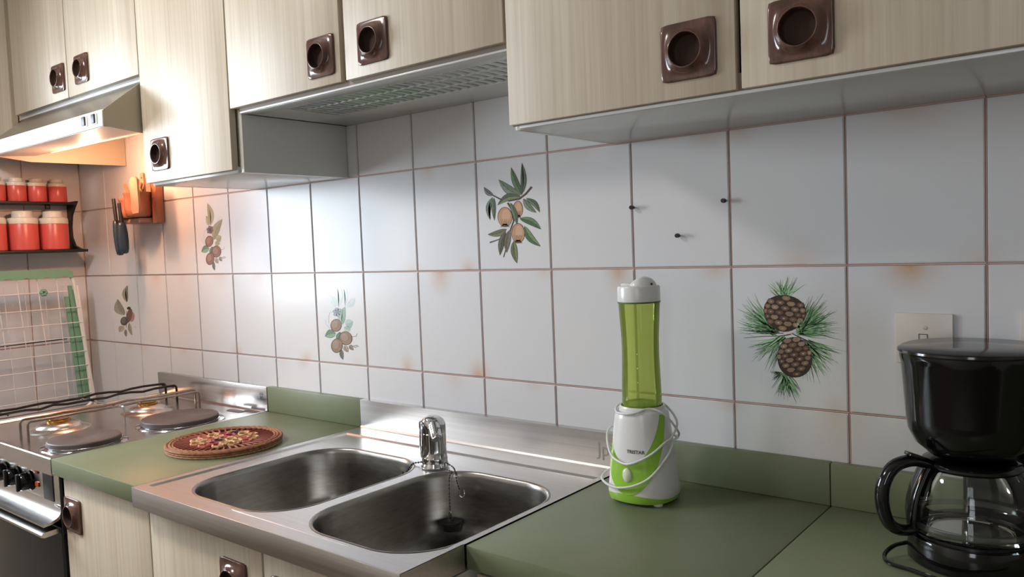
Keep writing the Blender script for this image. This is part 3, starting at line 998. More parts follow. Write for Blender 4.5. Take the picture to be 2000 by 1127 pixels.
obj('deck', plate_with_holes(), M_steel, sk, ang=20)
bm = bmesh.new()
bx(bm, SX0, SX1, SY0, SY0 + .002, -.4495, ZS + .0005, .0008)
obj('front_edge', bm, M_steel, sk)
obj('side_edge', box(SX1 - .002, SX1, SY0 + .002, -.494, -.4495, ZS), M_steel, sk)
obj('side_edge', box(SX0 + .0, SX0 + .001, SY0 + .002, -.02, -.4495, ZS), M_steel, sk)
bm = bmesh.new()
prism_x(bm, [(-.0235, -.4085), (-.020, -.4045), (-.020, -.336), (-.001, -.336), (-.001, -.3385), (-.0175, -.3385), (-.0175, -.410), (-.0235, -.410)], SX0, SX1 + .0)
obj('upstand', bm, M_steel, sk, ang=25)
for nm, bwl in (('bowl', bowlL), ('bowl', bowlR)):
    bm = bmesh.new()
    x0_, x1_, y0_, y1_ = bwl
    zd = ZS - .0035
    prof = [(-.0022, .0004), (.0, .0012), (.0025, .0002), (.0045, -.003), (.006, -.010), (.008, -.05), (.012, -.105), (.020, -.128), (.034, -.142), (.055, -.149), (.08, -.151)]
    rr = []
    for off, dz in prof:
        rr.append(rrect(x0_ + off, x1_ - off, y0_ + off, y1_ - off, max(BR - off * .75, .02), zd + dz, 10))
    cx_, cy_ = (x0_ + x1_) / 2, (y0_ + y1_) / 2 + .04
    n = len(rr[0])
    def circ(r, z):
        out = []
        for p in rr[-1]:
            d = Vector((p[0] - cx_, p[1] - cy_)); d.normalize()
            out.append((cx_ + d.x * r, cy_ + d.y * r, z))
        return out
    rr.append(circ(.05, zd - .1525)); rr.append(circ(.042, zd - .154))
    rings(bm, rr, (False, False))
    b_ = obj(nm, bm, M_basin, sk, ang=60)
    bm = bmesh.new()
    lathe(bm, [(.0, -.160), (.030, -.160), (.038, -.156), (.0425, -.1535), (.044, -.1545), (.044, -.158), (.0, -.165)], (cx_, cy_, zd), 28, 'z', (False, False))
    obj('strainer', bm, M_chrome, b_)
for (ya, xa, xb) in ((-.6035, -1.20, -.72), (-.5935, -1.13, -.80)):
    bm = bmesh.new(); tube(bm, [(xa, ya, ZS - .0037), (xb, ya, ZS - .0037)], .0010, 8); obj('pressed_ridge', bm, M_steel, sk)
# maker's mark pressed in the upstand near the blender
bm = text_bm('Jpi', .040, .0003)
bmesh.ops.rotate(bm, verts=bm.verts, cent=(0, 0, 0), matrix=Matrix.Rotation(PI / 2, 3, 'X'))
bmesh.ops.translate(bm, verts=bm.verts, vec=(-0.678, -.0203, -.372))
obj('embossed_mark', bm, mat('mark_grey', '#a29a97', .4, .6), sk, smooth=False)

# ------------------------------------------------------------------ faucet
fx, fy, fz = -1.000, -.190, ZS - .0005
fc = thing('faucet', 'chrome single lever faucet standing between the two sink bowls', 'faucet', (fx, fy, fz))
bm = bmesh.new()
lathe(bm, [(.0, 0), (.030, 0), (.030, .003), (.0275, .007), (.0270, .012), (.0280, .016), (.0265, .021), (.0258, .04), (.0258, .058), (.0262, .072), (.0235, .076), (.0, .076)], (fx, fy, fz), 32)
obj('body', bm, M_chrome, fc)
# capsule shaped head leaning forward
bm = bmesh.new()
hh = [(.0258, .0, .0735), (.0262, .000, .082), (.0258, .001, .092), (.0235, .003, .101), (.0170, .005, .107), (.008, .006, .110), (.0006, .0065, .1105)]
rr = []
for r_, dx, z_ in hh:
    rr.append([(fx + dx * .3 + r_ * math.cos(2 * PI * k / 32), fy - dx + r_ * math.sin(2 * PI * k / 32), fz + z_) for k in range(32)])
rings(bm, rr)
obj('head', bm, M_chrome, fc, ang=60)
# pull-out spout nose towards the right bowl
dirv = Vector((.62, -.42, -.66)).normalized()
st = Vector((fx + .004, fy - .006, fz + .100))
bm = bmesh.new()
pts = [st + dirv * d for d in (0, .012, .024, .036, .042, .047)]
tube(bm, pts, [.013, .0135, .0130, .0125, .0125, .0115], 20)
sp = obj('spout', bm, M_chrome, fc, ang=60)
bm = bmesh.new(); tube(bm, [st + dirv * .0465, st + dirv * .050], .0095, 18); obj('aerator', bm, M_cook, sp)
# lever: a long flat loop down the left of the body
bm = bmesh.new()
s_ = Vector((-.55, -.83, 0)).normalized(); tng = Vector((-.83, .55, 0))
c0 = Vector((fx, fy, fz)) + s_ * .0255
lp = []
for (a, z_) in ((-.012, .095), (.010, .098), (.013, .075), (.012, .045), (.006, .024), (-.004, .024), (-.012, .040), (-.0145, .07)):
    lp.append(c0 + tng * a * -1 + s_ * (.001 if z_ > .05 else .002) + Vector((0, 0, z_)))
tube(bm, smooth_path(lp, 5, True), .0019, 7, True)
obj('lever', bm, M_chrome, fc)
bm = bmesh.new(); lathe(bm, [(.0, -.008), (.0018, -.008), (.0018, .0), (.0, 0)], (0, 0, 0), 10)
bmesh.ops.rotate(bm, verts=bm.verts, cent=(0, 0, 0), matrix=Matrix.Rotation(PI / 2, 3, 'Y'))
bmesh.ops.translate(bm, verts=bm.verts, vec=(fx + .038, fy - .02, fz + .090))
obj('button', bm, M_chrome, fc)

def beads(bm, pts, r=.0017, step=.0052):
    P = smooth_path(pts, 12)
    acc = 0; last = P[0]
    bmesh.ops.create_icosphere(bm, subdivisions=1, radius=r, matrix=Matrix.Translation(P[0]))
    for p in P[1:]:
        acc += (p - last).length; last = p
        if acc >= step:
            acc = 0
            bmesh.ops.create_icosphere(bm, subdivisions=1, radius=r, matrix=Matrix.Translation(p))
    tube(bm, P[::3] + [P[-1]], r * .35, 5)
zdk = ZS - .0035
# stopper chain: from the faucet base over the bowl lip, hanging down the back of the right bowl
stp = thing('sink_stopper', 'black rubber sink stopper hanging on a ball chain in the nearer bowl', 'stopper', (-0.955, -.200, -.520))
bm = bmesh.new()
SPX, SPY = -.925, -.228
lathe(bm, [(.0, -.009), (.0185, -.009), (.0205, .003), (.023, .004), (.023, .008), (.008, .009), (.006, .013), (.0, .013)], (SPX, SPY, -.512), 28)
obj('plug', bm, M_rubber, stp)
bm = bmesh.new()
beads(bm, [(fx + .027, fy - .012, zdk + .004), (SPX - .010, SPY + .020, zdk + .0045), (SPX - .004, SPY + .008, zdk + .000), (SPX, SPY, zdk - .02), (SPX, SPY, -.499)])
obj('ball_chain', bm, M_soot, stp)
bm = bmesh.new(); tube(bm, smooth_path([(SPX - .005, SPY, -.499), (SPX - .004, SPY, -.489), (SPX, SPY, -.484), (SPX + .004, SPY, -.489), (SPX + .005, SPY, -.499)], 4), .0012, 6)
obj('ring', bm, M_chrome, stp)
ch = thing('ball_chain', 'short ball chain with an end hook hanging from the faucet base into the nearer bowl', 'chain', (-.93, -.18, zdk))
bm = bmesh.new()
beads(bm, [(fx + .026, fy + .006, zdk + .012), (fx + .048, fy + .004, zdk + .006), (fx + .068, fy - .010, zdk + .001), (fx + .080, fy - .020, zdk - .012), (fx + .089, fy - .022, zdk - .030)], .0019)
obj('beads', bm, M_soot, ch)
bm = bmesh.new(); tube(bm, smooth_path([(fx + .086, fy - .022, zdk - .030), (fx + .088, fy - .022, zdk - .040), (fx + .094, fy - .021, zdk - .044), (fx + .099, fy - .020, zdk - .038), (fx + .099, fy - .020, zdk - .028)], 4), .0016, 6)
obj('hook', bm, M_chrome, ch)
ch = thing('ball_chain', 'short ball chain with an end hook hanging from the faucet base into the farther bowl', 'chain', (-1.06, -.18, zdk))
bm = bmesh.new()
beads(bm, [(fx - .024, fy + .006, zdk + .010), (fx - .040, fy - .004, zdk + .006), (fx - .058, fy - .010, zdk + .0015), (fx - .068, fy - .016, zdk - .012), (fx - .074, fy - .018, zdk - .022)], .0022)
obj('beads', bm, M_soot, ch)
bm = bmesh.new(); tube(bm, smooth_path([(fx - .074, fy - .018, zdk - .020), (fx - .077, fy - .018, zdk - .030), (fx - .083, fy - .016, zdk - .030), (fx - .085, fy - .015, zdk - .018)], 4), .0016, 6)
obj('hook', bm, M_soot, ch)

# ------------------------------------------------------------------ cooker
CX0, CX1 = -2.500, -1.8565
ck = thing('cooker', 'steel cooker with two electric plates and two gas burners under the hood', 'cooker', ((CX0 + CX1) / 2, -.3, ZF))
bm = bmesh.new()
# pressed top: rim with a slightly sunken deck
def ringrect(d, z): return [(CX0 + d, -.622 + d, z), (CX1 - d, -.622 + d, z), (CX1 - d, -.004 - d, z), (CX0 + d, -.004 - d, z)]
rings(bm, [ringrect(0, -.452), ringrect(0, -.4125), ringrect(.0015, -.410), ringrect(.014, -.410), ringrect(.020, -.415)], (False, True))
ctop = obj('cooktop', bm, M_cook, ck, ang=20)
DK = -.415
obj('upstand', box(CX0 + .002, CX1 - .001, -.019, -.004, -.4095, -.3365, .0015), M_cook, ck)
# vent slots along the back of the deck
for sx in (-1.985, -1.925):
    bm = bmesh.new()
    rings(bm, [rrect(sx - .03, sx + .045, -.062 if sx < -1.95 else -.040, -.040 if sx < -1.95 else -.022, .010, DK + .0004, 5), rrect(sx - .03, sx + .045, -.062 if sx < -1.95 else -.040, -.040 if sx < -1.95 else -.022, .010, DK + .0012, 5)])
    obj('vent', bm, M_plate, ctop)
# emblem on the upstand
bm = bmesh.new()
ex, ez = -1.884, -.368
prism_y(bm, [(ex - .010, ez + .012), (ex + .010, ez + .012), (ex + .008, ez + .004), (ex - .008, ez + .004)], -.0200, -.0185)
for k in (-1, 0, 1):
    bx(bm, ex + k * .0055 - .0013, ex + k * .0055 + .0013, -.0200, -.0185, ez - .010, ez + .002)
bx(bm, ex - .009, ex + .009, -.0198, -.0185, ez - .0165, ez - .0148)
obj('emblem', bm, mat('emblem_grey', '#6f7884', .3, .8), ctop)
def eplate(cx, cy, r):
    bm = bmesh.new(); lathe(bm, [(r + .016, 0), (r + .014, .0025), (r + .004, .004), (r + .004, .0), (r + .016, -.001)], (cx, cy, DK), 56, 'z', (False, False))
    ring_ = obj('burner_surround', bm, M_chrome, ck)
    bm = bmesh.new(); lathe(bm, [(r + .001, .002), (r + .002, .004), (r + .002, .006), (r + .0005, .0065)], (cx, cy, DK), 56, 'z', (False, False)); obj('trim_ring', bm, M_chrome, ring_)
    bm = bmesh.new(); lathe(bm, [(r, .002), (r, .016), (r - .002, .0185), (r - .004, .019), (r * .25, .019), (r * .23, .0178), (.0, .0178)], (cx, cy, DK), 56); obj('hot_plate', bm, M_plate, ck)
eplate(-1.962, -.497, .087)
eplate(-1.978, -.226, .104)
def gas(cx, cy, s):
    bm = bmesh.new(); lathe(bm, [(.082 * s, .0), (.076 * s, .004), (.060 * s, .008), (.056 * s, .014), (.046 * s, .019), (.036 * s, .0215), (.0, .022)], (cx, cy, DK), 40, 'z', (False, False)); b_ = obj('burner_base', bm, M_cook, ck)
    bm = bmesh.new(); lathe(bm, [(.031 * s, .020), (.031 * s, .026), (.028 * s, .0275), (.0, .0275)], (cx, cy, DK), 32); obj('burner_ring', bm, M_brass, b_)
    bm = bmesh.new(); lathe(bm, [(.025 * s, .0275), (.026 * s, .030), (.022 * s, .032), (.0, .0325)], (cx, cy, DK), 32); obj('burner_cap', bm, M_rod, b_)
gas(-2.230, -.452, 1.0)
gas(-2.238, -.190, .95)
# wire pan supports over the gas burners
def wavy(p0, p1, amp, n, seed):
    rnd = random.Random(seed)
    out = []
    for i in range(n + 1):
        t = i / n
        p = Vector(p0).lerp(Vector(p1), t)
        if 0 < i < n:
            p += Vector((rnd.uniform(-amp, amp), 0, rnd.uniform(-amp, amp) * .9))
        out.append(p)
    return out
gr = thing('pan_support', 'sooty wire pan support bent over the two gas burners of the cooker', 'grate', (-2.22, -.32, DK))
ZG = -.3595
def urod(x, y0, y1, m, amp, seed, r=.0032, xe=None):
    xe = x if xe is None else xe
    top = wavy((x, y0, ZG), (xe, y1, ZG), amp, 14, seed)
    pts = fillet([(x, y0, DK + .0005), (x, y0, ZG), (x, y0 + .03, ZG)], .012, 4)[:-1] + top[2:-2] + fillet([(xe, y1 - .03, ZG), (xe, y1, ZG), (xe, y1, DK + .0005)], .012, 4)[1:]
    bm = bmesh.new(); tube(bm, pts, r, 8)
    return obj('support_rod', bm, m, gr)
urod(-2.110, -.575, -.090, M_rod, .0015, 1, .0034)
urod(-2.160, -.575, -.075, M_rod, .0026, 2, .0036)
urod(-2.300, -.585, -.060, M_soot, .0040, 3, .0038)
urod(-2.370, -.585, -.060, M_soot, .0040, 4, .0038)
for yy in (-.575, -.33, -.09):
    bm = bmesh.new(); tube(bm, [(-2.372, yy, ZG - .004), (-2.108, yy, ZG - .004)], .0024, 7) if yy != -.575 and yy != -.09 else tube(bm, [(-2.372, yy + .02, ZG - .005), (-2.30, yy + .02, ZG - .005)], .0024, 7)
    obj('cross_rod', bm, M_chrome if yy == -.33 else M_soot, gr)
bm = bmesh.new(); tube(bm, fillet([(-2.112, -.335, ZG), (-2.085, -.335, ZG), (-2.083, -.335, DK + .0005)], .006, 4), .0026, 7); obj('leg', bm, M_chrome, gr)

# front: control panel, curved lip, door
obj('control_panel', box(CX0, CX1, -.600, -.580, -.545, -.4525, .001), M_cook, ck)
bm = bmesh.new()
prof = [(-.600, -.530), (-.602, -.542), (-.607, -.552), (-.616, -.560), (-.630, -.566), (-.645, -.569)]
prism_x(bm, prof + [(-.645, -.573), (-.628, -.571), (-.612, -.566), (-.602, -.558), (-.594, -.545), (-.592, -.530)], CX0, CX1 - .006)
obj('curved_lip', bm, M_cook, ck, ang=50)
obj('end_cap', box(CX1 - .006, CX1, -.605, -.582, -.60, -.4535, .002), M_blackm, ck)
dr = obj('oven_door', box(CX0 + .004, CX1 - .008, -.606, -.588, ZF + .16, -.585, .003), M_ovenglass, ck)
bm = bmesh.new(); prism_x(bm, [(-.606, -.588), (-.640, -.590), (-.646, -.594), (-.646, -.600), (-.638, -.603), (-.606, -.600)], CX0 + .004, CX1 - .020)
obj('door_handle', bm, M_cook, dr, ang=40)
obj('body', box(CX0 + .003, CX1 - .003, -.580, -.012, ZF + .02, -.4530), M_blackm, ck)
for kx in (-2.045, -2.125, -2.205, -2.285, -2.365):
    bm = bmesh.new(); lathe(bm, [(.026, 0), (.026, -.004), (.022, -.006), (.022, -.024), (.020, -.027), (.0, -.027)], (kx, -.601, -.497), 32, 'y')
    kn = obj('knob', bm, M_black, ck, ang=50)
    obj('grip', box(kx - .0045, kx + .0045, -.6345, -.6275, -.519, -.475, .0015), M_blackm, kn)
for ox, oz in ((-2.000, -.466), (-2.000, -.500)):
    obj('orange_block', box(ox - .010, ox + .010, -.604, -.5995, oz - .006, oz + .006, .0015), M_orange, ck)  # two plain orange blocks added on the control panel
obj('black_square', box(-1.965, -1.905, -.6025, -.5995, -.530, -.462, .002), M_blackm, ck)  # plain black square set on the control panel
obj('badge', box(-1.905, -1.865, -.6025, -.5995, -.541, -.533, .001), M_chrome, ck)

# ------------------------------------------------------------------ raffia trivet
tv = thing('trivet', 'round woven raffia trivet with red, pink and cream rosette on the green worktop', 'trivet', (-1.588, -.325, ZT))
tc_ = Vector((-1.588, -.325, ZT + .0005)); RT = .137
bm = bmesh.new(); lathe(bm, [(.0, 0), (RT - .002, 0), (RT, .003), (RT - .001, .009), (.0, .009)], tc_, 64); obj('cork_base', bm, M_cork, tv)
for r_, z_, w in ((RT - .003, .013, .0045), (RT - .011, .0142, .0040), (RT - .018, .0142, .0032), (RT - .003, .0075, .0040)):
    bm = bmesh.new()
    n = 96
    pts = [tc_ + Vector((math.cos(2 * PI * k / n) * r_, math.sin(2 * PI * k / n) * r_, z_ + .0007 * (k % 2))) for k in range(n)]
    tube(bm, pts, [w * (1 if k % 2 else .86) for k in range(n)], 7, True)
    obj('woven_rim', bm, M_raffia, tv)
bm = bmesh.new(); lathe(bm, [(.0, .009), (RT - .006, .009), (RT - .006, .0098), (.0, .0098)], tc_, 64); obj('dark_bed', bm, mat('dark_raffia', '#4a2620', .8), tv)
sm = bmesh.new(); tube(sm, [(.074, 0, .012), (.092, 0, .0145), (.119, 0, .0145)], .0024, 5); sme = finish(sm, 'spoke', mat('red_raffia', '#8a4334', .7))
for k in range(44):
    inst('spoke', sme, tv, tc_, (0, 0, 2 * PI * k / 44))
cols = {'cream': mat('cream_straw', '#d0a878', .6), 'pink': mat('pink_straw', '#c4705c', .6), 'red': mat('magenta_straw', '#ab3a4c', .6), 'dark': mat('dark_straw', '#3d2f2b', .6), 'tan': mat('tan_straw', '#bf8a5e', .6)}
fm = {}
for c, m in cols.items():
    bm = bmesh.new()
    tube(bm, [(math.cos(PI * k / 3) * .0130, math.sin(PI * k / 3) * .0130, 0) for k in range(6)], .0030, 6, True, 1.5)
    fm[c] = finish(bm, 'straw_ring', m)
rnd = random.Random(5)
seq = ['pink', 'cream', 'tan', 'red', 'cream', 'pink', 'dark', 'cream', 'pink', 'tan', 'cream', 'dark', 'red', 'cream', 'pink', 'cream', 'tan', 'red', 'cream']
spots = [(0, 0)] + [(.0275, 60 * k) for k in range(6)] + [(.052, 30 * k) for k in range(12)]
for (r_, a), c in zip(spots, seq):
    inst('straw_ring', fm[c], tv, tc_ + Vector((r_ * math.cos(math.radians(a)), r_ * math.sin(math.radians(a)), .0165)), (rnd.uniform(-.1, .1), rnd.uniform(-.1, .1), rnd.uniform(0, 1)))
for k in range(12):
    a = math.radians(30 * k + 15)
    inst('straw_ring', fm[['pink', 'cream', 'tan'][k % 3]], tv, tc_ + Vector((.068 * math.cos(a), .068 * math.sin(a), .0145)), (0, 0, k))

# ------------------------------------------------------------------ personal blender
B = Vector((-.521, -.140, ZT + .0005))
bl = thing('blender', 'white and lime personal blender with green bottle on the worktop beside the sink', 'blender', B)
ZB0, ZB1 = .0065, .166
def bshape(th, z):
    """body surface, th measured from -y (front), z above the worktop"""
    t = (z - ZB0) / (ZB1 - ZB0)
    w = .0625 - .0175 * t ** 1.15 - (.004 * max(0, (.08 - t) / .08) ** 2) - (.006 * max(0, (t - .93) / .07) ** 2)
    p = 3.0 - .8 * t
    a = th - PI / 2
    c, s = math.cos(a), math.sin(a)
    r = w / ((abs(c) ** p + abs(s) ** p) ** (1 / p)) 
    r = w + (r - w) * .55
    return Vector((B.x + r * c, B.y + r * s, B.z + z))
def nrm(th, z):
    a = th - PI / 2
    return Vector((math.cos(a), math.sin(a), .08))
bm = bmesh.new()
n = 56
zs = [ZB0, ZB0 + .003, ZB0 + .008, ZB0 + .016, .03, .045, .06, .075, .09, .105, .12, .135, .15, .158, .162, .1645, .166]
rings(bm, [[bshape(2 * PI * k / n, z) for k in range(n)] for z in zs])
obj('base', bm, M_wplastic, bl, ang=60)
bm = bmesh.new()
# green skirt, arched at the front
rr = []
for f in (0, .5, 1):
    ring = []
    for k in range(n):
        th = 2 * PI * k / n
        h = .006 + .010 * max(0, math.cos(th)) ** 2
        z = ZB0 - .0012 + f * h
        ring.append(bshape(th, max(z, ZB0)) + nrm(th, z) * (.0007 if f < 1 else .0003) + Vector((0, 0, min(0, z - ZB0))))
    rr.append(ring)
rings(bm, rr, (True, False))
obj('skirt', bm, M_lime, bl, ang=60)
def patch(name, wmax, zb, zt, off, m, pw):
    bm = bmesh.new()
    rows = 22
    rr = []
    for i in range(rows + 1):
        z = zb + (zt - zb) * (i / rows) ** 1.6
        w = math.radians(wmax) * ((z - zb) / (zt - zb)) ** pw
        rr.append([bshape(-w + 2 * w * k / 16, z) + nrm(-w + 2 * w * k / 16, z) * off for k in range(17)])
    rings(bm, rr, (False, False), loop=False)
    return obj(name, bm, m, bl, ang=60)
patch('green_panel', 86, .020, .158, .0011, M_lime, .5)
patch('white_shield', 68, .072, .160, .0019, M_wplastic, .5)
bm = bmesh.new(); rr = []
for r_, h in ((.0125, 0), (.0125, .003), (.0110, .0045), (.0002, .0052)):
    rr.append([(B.x + r_ * .72 * math.cos(2 * PI * k / 24), bshape(0, .055).y - h, B.z + .055 + r_ * math.sin(2 * PI * k / 24)) for k in range(24)])
rings(bm, rr); obj('push_button', bm, mat('ivory_plastic', '#d6d8bd', .3), bl, ang=60)
bm = text_bm('TRISTAR', .0080, .0002, .0002)
for v in bm.verts:
    th = v.co.x / .052 + .26
    z = .0960 + v.co.y
    d = v.co.z
    v.co = bshape(th, z) + nrm(th, z) * (.0023 + d * .3)
obj('lettering', bm, M_ink, bl, smooth=False)
for a in (35, 145, 215, 325):
    bm = bmesh.new(); lathe(bm, [(.0, 0), (.0085, 0), (.009, .003), (.007, .0075), (.0, .0075)], (B.x + .052 * math.cos(math.radians(a)), B.y + .052 * math.sin(math.radians(a)), B.z), 18)
    obj('foot', bm, M_wplastic, bl)
bm = bmesh.new(); lathe(bm, [(.0400, .160), (.0415, .166), (.0400, .170), (.0375, .170), (.037, .164)], B, 40, 'z', (False, False)); obj('collar', bm, M_wplastic, bl)
bm = bmesh.new(); lathe(bm, [(.0350, .166), (.0355, .180), (.0350, .205), (.0340, .235), (.0332, .262), (.0335, .290), (.0350, .318), (.0365, .343), (.0370, .3545)], B, 48, 'z', (False, False))
bot = obj('bottle', bm, M_bottle, bl, ang=60)
bm = bmesh.new(); lathe(bm, [(.034, .1675), (.033, .172), (.010, .173), (.0, .173)], B, 32); obj('bottle_bottom', bm, mat('dark_green_plastic', '#4f8a2a', .2), bot)
for z_ in (.265, .240, .215):
    bm = bmesh.new(); bmesh.ops.create_icosphere(bm, subdivisions=2, radius=.0016, matrix=Matrix.Translation((B.x + .012, B.y - .0318, B.z + z_))); obj('level_mark', bm, mat('pale_mark', '#cfe3a0', .2), bot)
bm = bmesh.new(); lathe(bm, [(.0376, .3545), (.0380, .357), (.0380, .380), (.0365, .384), (.0, .3845)], B, 48)
lid = obj('lid', bm, M_wplastic, bl, ang=45)
bm = bmesh.new(); lathe(bm, [(.0381, .3540), (.0383, .3555), (.0383, .3562), (.0379, .3568)], B, 48, 'z', (False, False)); obj('seal', bm, mat('dark_seal', '#4b6222', .5), lid)
bm = bmesh.new()
bmesh.ops.create_uvsphere(bm, u_segments=28, v_segments=16, radius=1)
for v in bm.verts:
    x, y, z = v.co
    xx = x * .0225; zz = z * .019
    if x < 0: zz *= (1 + x * .25)
    v.co = Vector((B.x + .008 + xx * .95, B.y + .002 + y * .021 + xx * .3, B.z + .3815 + zz))
obj('drinking_cap', bm, M_wplastic, lid, ang=60)
bm = bmesh.new()
bx(bm, B.x - .030, B.x + .0, B.y - .012, B.y + .010, B.z + .383, B.z + .3885, .002)
obj('spout_ridge', bm, M_wplastic, lid)
bm = bmesh.new(); bmesh.ops.create_icosphere(bm, subdivisions=2, radius=.0022, matrix=Matrix.Translation((B.x + .0295, B.y - .006, B.z + .3875))); obj('hinge_pin', bm, M_blackm, lid)
# cord wound around the body
bm = bmesh.new()
cp = []
for th, z, o_ in ((150, .10, .012), (110, .120, .010), (75, .158, .006), (48, .1685, .000), (10, .1620, .0035), (-30, .1600, .0035), (-70, .166, .003), (-110, .172, -.001), (-160, .170, .002), (-205, .165, .004),
                  (-250, .140, .010), (-275, .1175, .007), (-292, .111, .005), (-318, .094, .0045), (-345, .079, .0045), (-365, .075, .005), (-392, .084, .005), (-420, .104, .008), (-440, .117, .013), (-462, .118, .014), (-500, .105, .006),
                  (-560, .105, .004), (-600, .110, .006), (-630, .110, .007), (-650, .088, .006), (-680, .057, .005), (-705, .040, .0045), (-735, .031, .005), (-765, .031, .006), (-790, .033, .014), (-815, .038, .013), (-850, .040, .004)):
    t_ = -math.radians(th) + PI * 0
    cp.append(bshape(-t_, z) + nrm(-t_, z) * (o_ + .0022))
tube(bm, smooth_path(cp, 6), .0021, 8)
obj('cord', bm, mat('cord_white', '#d5d6d2', .35), bl)

# ------------------------------------------------------------------ coffee maker
K = Vector((.000, -.150, ZT + .0005))
cf = thing('coffee_maker', 'black drip coffee maker on the green worktop in front of the outlet', 'coffee maker', K)
bm = bmesh.new()
def kr(r, z, back=.0, n=48, pw=2.4):
    pts = []
    for k in range(n):
        a = 2 * PI * k / n
        x, y = r * math.cos(a), r * math.sin(a)
        if y > 0:
            p = pw; q = r / ((abs(math.cos(a)) ** p + abs(math.sin(a)) ** p) ** (1 / p)); x, y = q * math.cos(a), q * math.sin(a) * (1 + back)
        pts.append((K.x + x, K.y + y, K.z + z))
    return pts
rings(bm, [kr(.077, 0, .4), kr(.081, .004, .38), kr(.081, .020, .38), kr(.0795, .033, .4), kr(.078, .038, .42)])
obj('base', bm, M_black, cf, ang=50)
bm = bmesh.new(); lathe(bm, [(.0, .038), (.068, .038), (.068, .0405), (.0, .0405)], K, 40); obj('warming_plate', bm, mat('warming_plate', '#4a4848', .3, .8), cf)
bm = bmesh.new(); rings(bm, [rrect(K.x - .026, K.x + .085, K.y + .086, K.y + .128, .014, K.z + .02, 6), rrect(K.x - .026, K.x + .085, K.y + .086, K.y + .128, .014, K.z + .20, 6)]); obj('water_tank', bm, M_black, cf, ang=50)
bm = bmesh.new(); rings(bm, [kr(.034, .146, 1.6), kr(.052, .152, 1.0), kr(.070, .168, .6), kr(.0785, .186, .42), kr(.0805, .202, .36), kr(.0865, .280, .20), kr(.0885, .288, .20), kr(.0885, .2935, .20)])
obj('filter_housing', bm, M_black, cf, ang=40)
bm = bmesh.new(); rings(bm, [kr(.0895, .2940, .18), kr(.091, .2960, .18), kr(.0905, .2990, .18), kr(.0875, .3010, .18), kr(.03, .3018, .18), kr(.0005, .302, .18)]); obj('lid', bm, mat('lid_gloss', '#1b1918', .12), cf, ang=40)
# carafe
V = K + Vector((0, 0, .041))
cg = obj('carafe', lathe(bmesh.new(), [(.0, .0005), (.068, .0008), (.077, .004), (.0825, .014), (.0835, .026), (.0815, .044), (.0760, .064), (.0680, .084), (.0600, .096), (.0570, .100)], V, 56, 'z', (False, False)), M_carafe, cf, ang=60)
bm = bmesh.new(); lathe(bm, [(.0780, .0135), (.0805, .0125), (.0812, .021), (.0790, .0215)], V, 56, 'z', (False, False)); obj('reflection_band', bm, glassy('painted_reflection', (.80, .80, .76), 1.5, .35, (.6, .6, .57)), cg, ang=60)  # pale ring painted in for the reflection at the foot of the glass
bm = bmesh.new(); lathe(bm, [(.0, .104), (.050, .104), (.0605, .102), (.0635, .097), (.0620, .0940), (.0575, .0940), (.0565, .099), (.0, .099)], V, 48, 'z', (False, False)); obj('carafe_lid', bm, M_black, cg, ang=50)
hdv = Vector((-.74, -.67, 0)).normalized(); hs = Vector((.67, -.74, 0))
def hp(a, z): return V + hdv * a + Vector((0, 0, z))
bm = bmesh.new()
path = smooth_path([hp(.058, .098), hp(.082, .106), hp(.109, .100), hp(.125, .078), hp(.128, .050), hp(.120, .022), hp(.103, .010), hp(.084, .010)], 6)
rr = []
for i, p in enumerate(path):
    t = (path[min(i + 1, len(path) - 1)] - path[max(i - 1, 0)]).normalized()
    u = hs; w_ = t.cross(u).normalized()
    rad = .0075 + .0015 * math.sin(PI * i / (len(path) - 1))
    rr.append([p + u * (math.cos(2 * PI * k / 14) * .0105) + w_ * (math.sin(2 * PI * k / 14) * rad) for k in range(14)])
rings(bm, rr)
hn = obj('carafe_handle', bm, M_black, cg, ang=60)
bm = bmesh.new()
path = smooth_path([hp(.0645, .096), hp(.070, .086), hp(.0805, .060), hp(.0865, .030), hp(.0865, .008)], 6)
rr = [[p + hs * (math.cos(2 * PI * k / 12) * .0100) + hdv * (math.sin(2 * PI * k / 12) * .0042) for k in range(12)] for p in path]
rings(bm, rr); obj('handle_strap', bm, M_black, hn, ang=60)
bm = bmesh.new(); bx(bm, -.012, .012, -.008, .008, -.002, .003, .001)
bmesh.ops.rotate(bm, verts=bm.verts, cent=(0, 0, 0), matrix=Matrix.Rotation(-.35, 3, 'Y') )
bmesh.ops.rotate(bm, verts=bm.verts, cent=(0, 0, 0), matrix=Matrix.Rotation(math.atan2(hdv.y, hdv.x), 3, 'Z'))
bmesh.ops.translate(bm, verts=bm.verts, vec=hp(.080, .112)); obj('thumb_rest', bm, M_black, hn)
# power cord looping out on the left
bm = bmesh.new()
tube(bm, smooth_path([(K.x - .075, K.y - .02, K.z + .018), (K.x - .092, K.y - .035, K.z + .014), (K.x - .100, K.y - .055, K.z + .006), (K.x - .090, K.y - .075, K.z + .003), (K.x - .06, K.y - .085, K.z + .003), (K.x - .01, K.y - .103, K.z + .003), (K.x + .06, K.y - .115, K.z + .003), (K.x + .15, K.y - .10, K.z + .003)], 8), .0030, 8)
obj('power_cord', bm, M_black, cf)

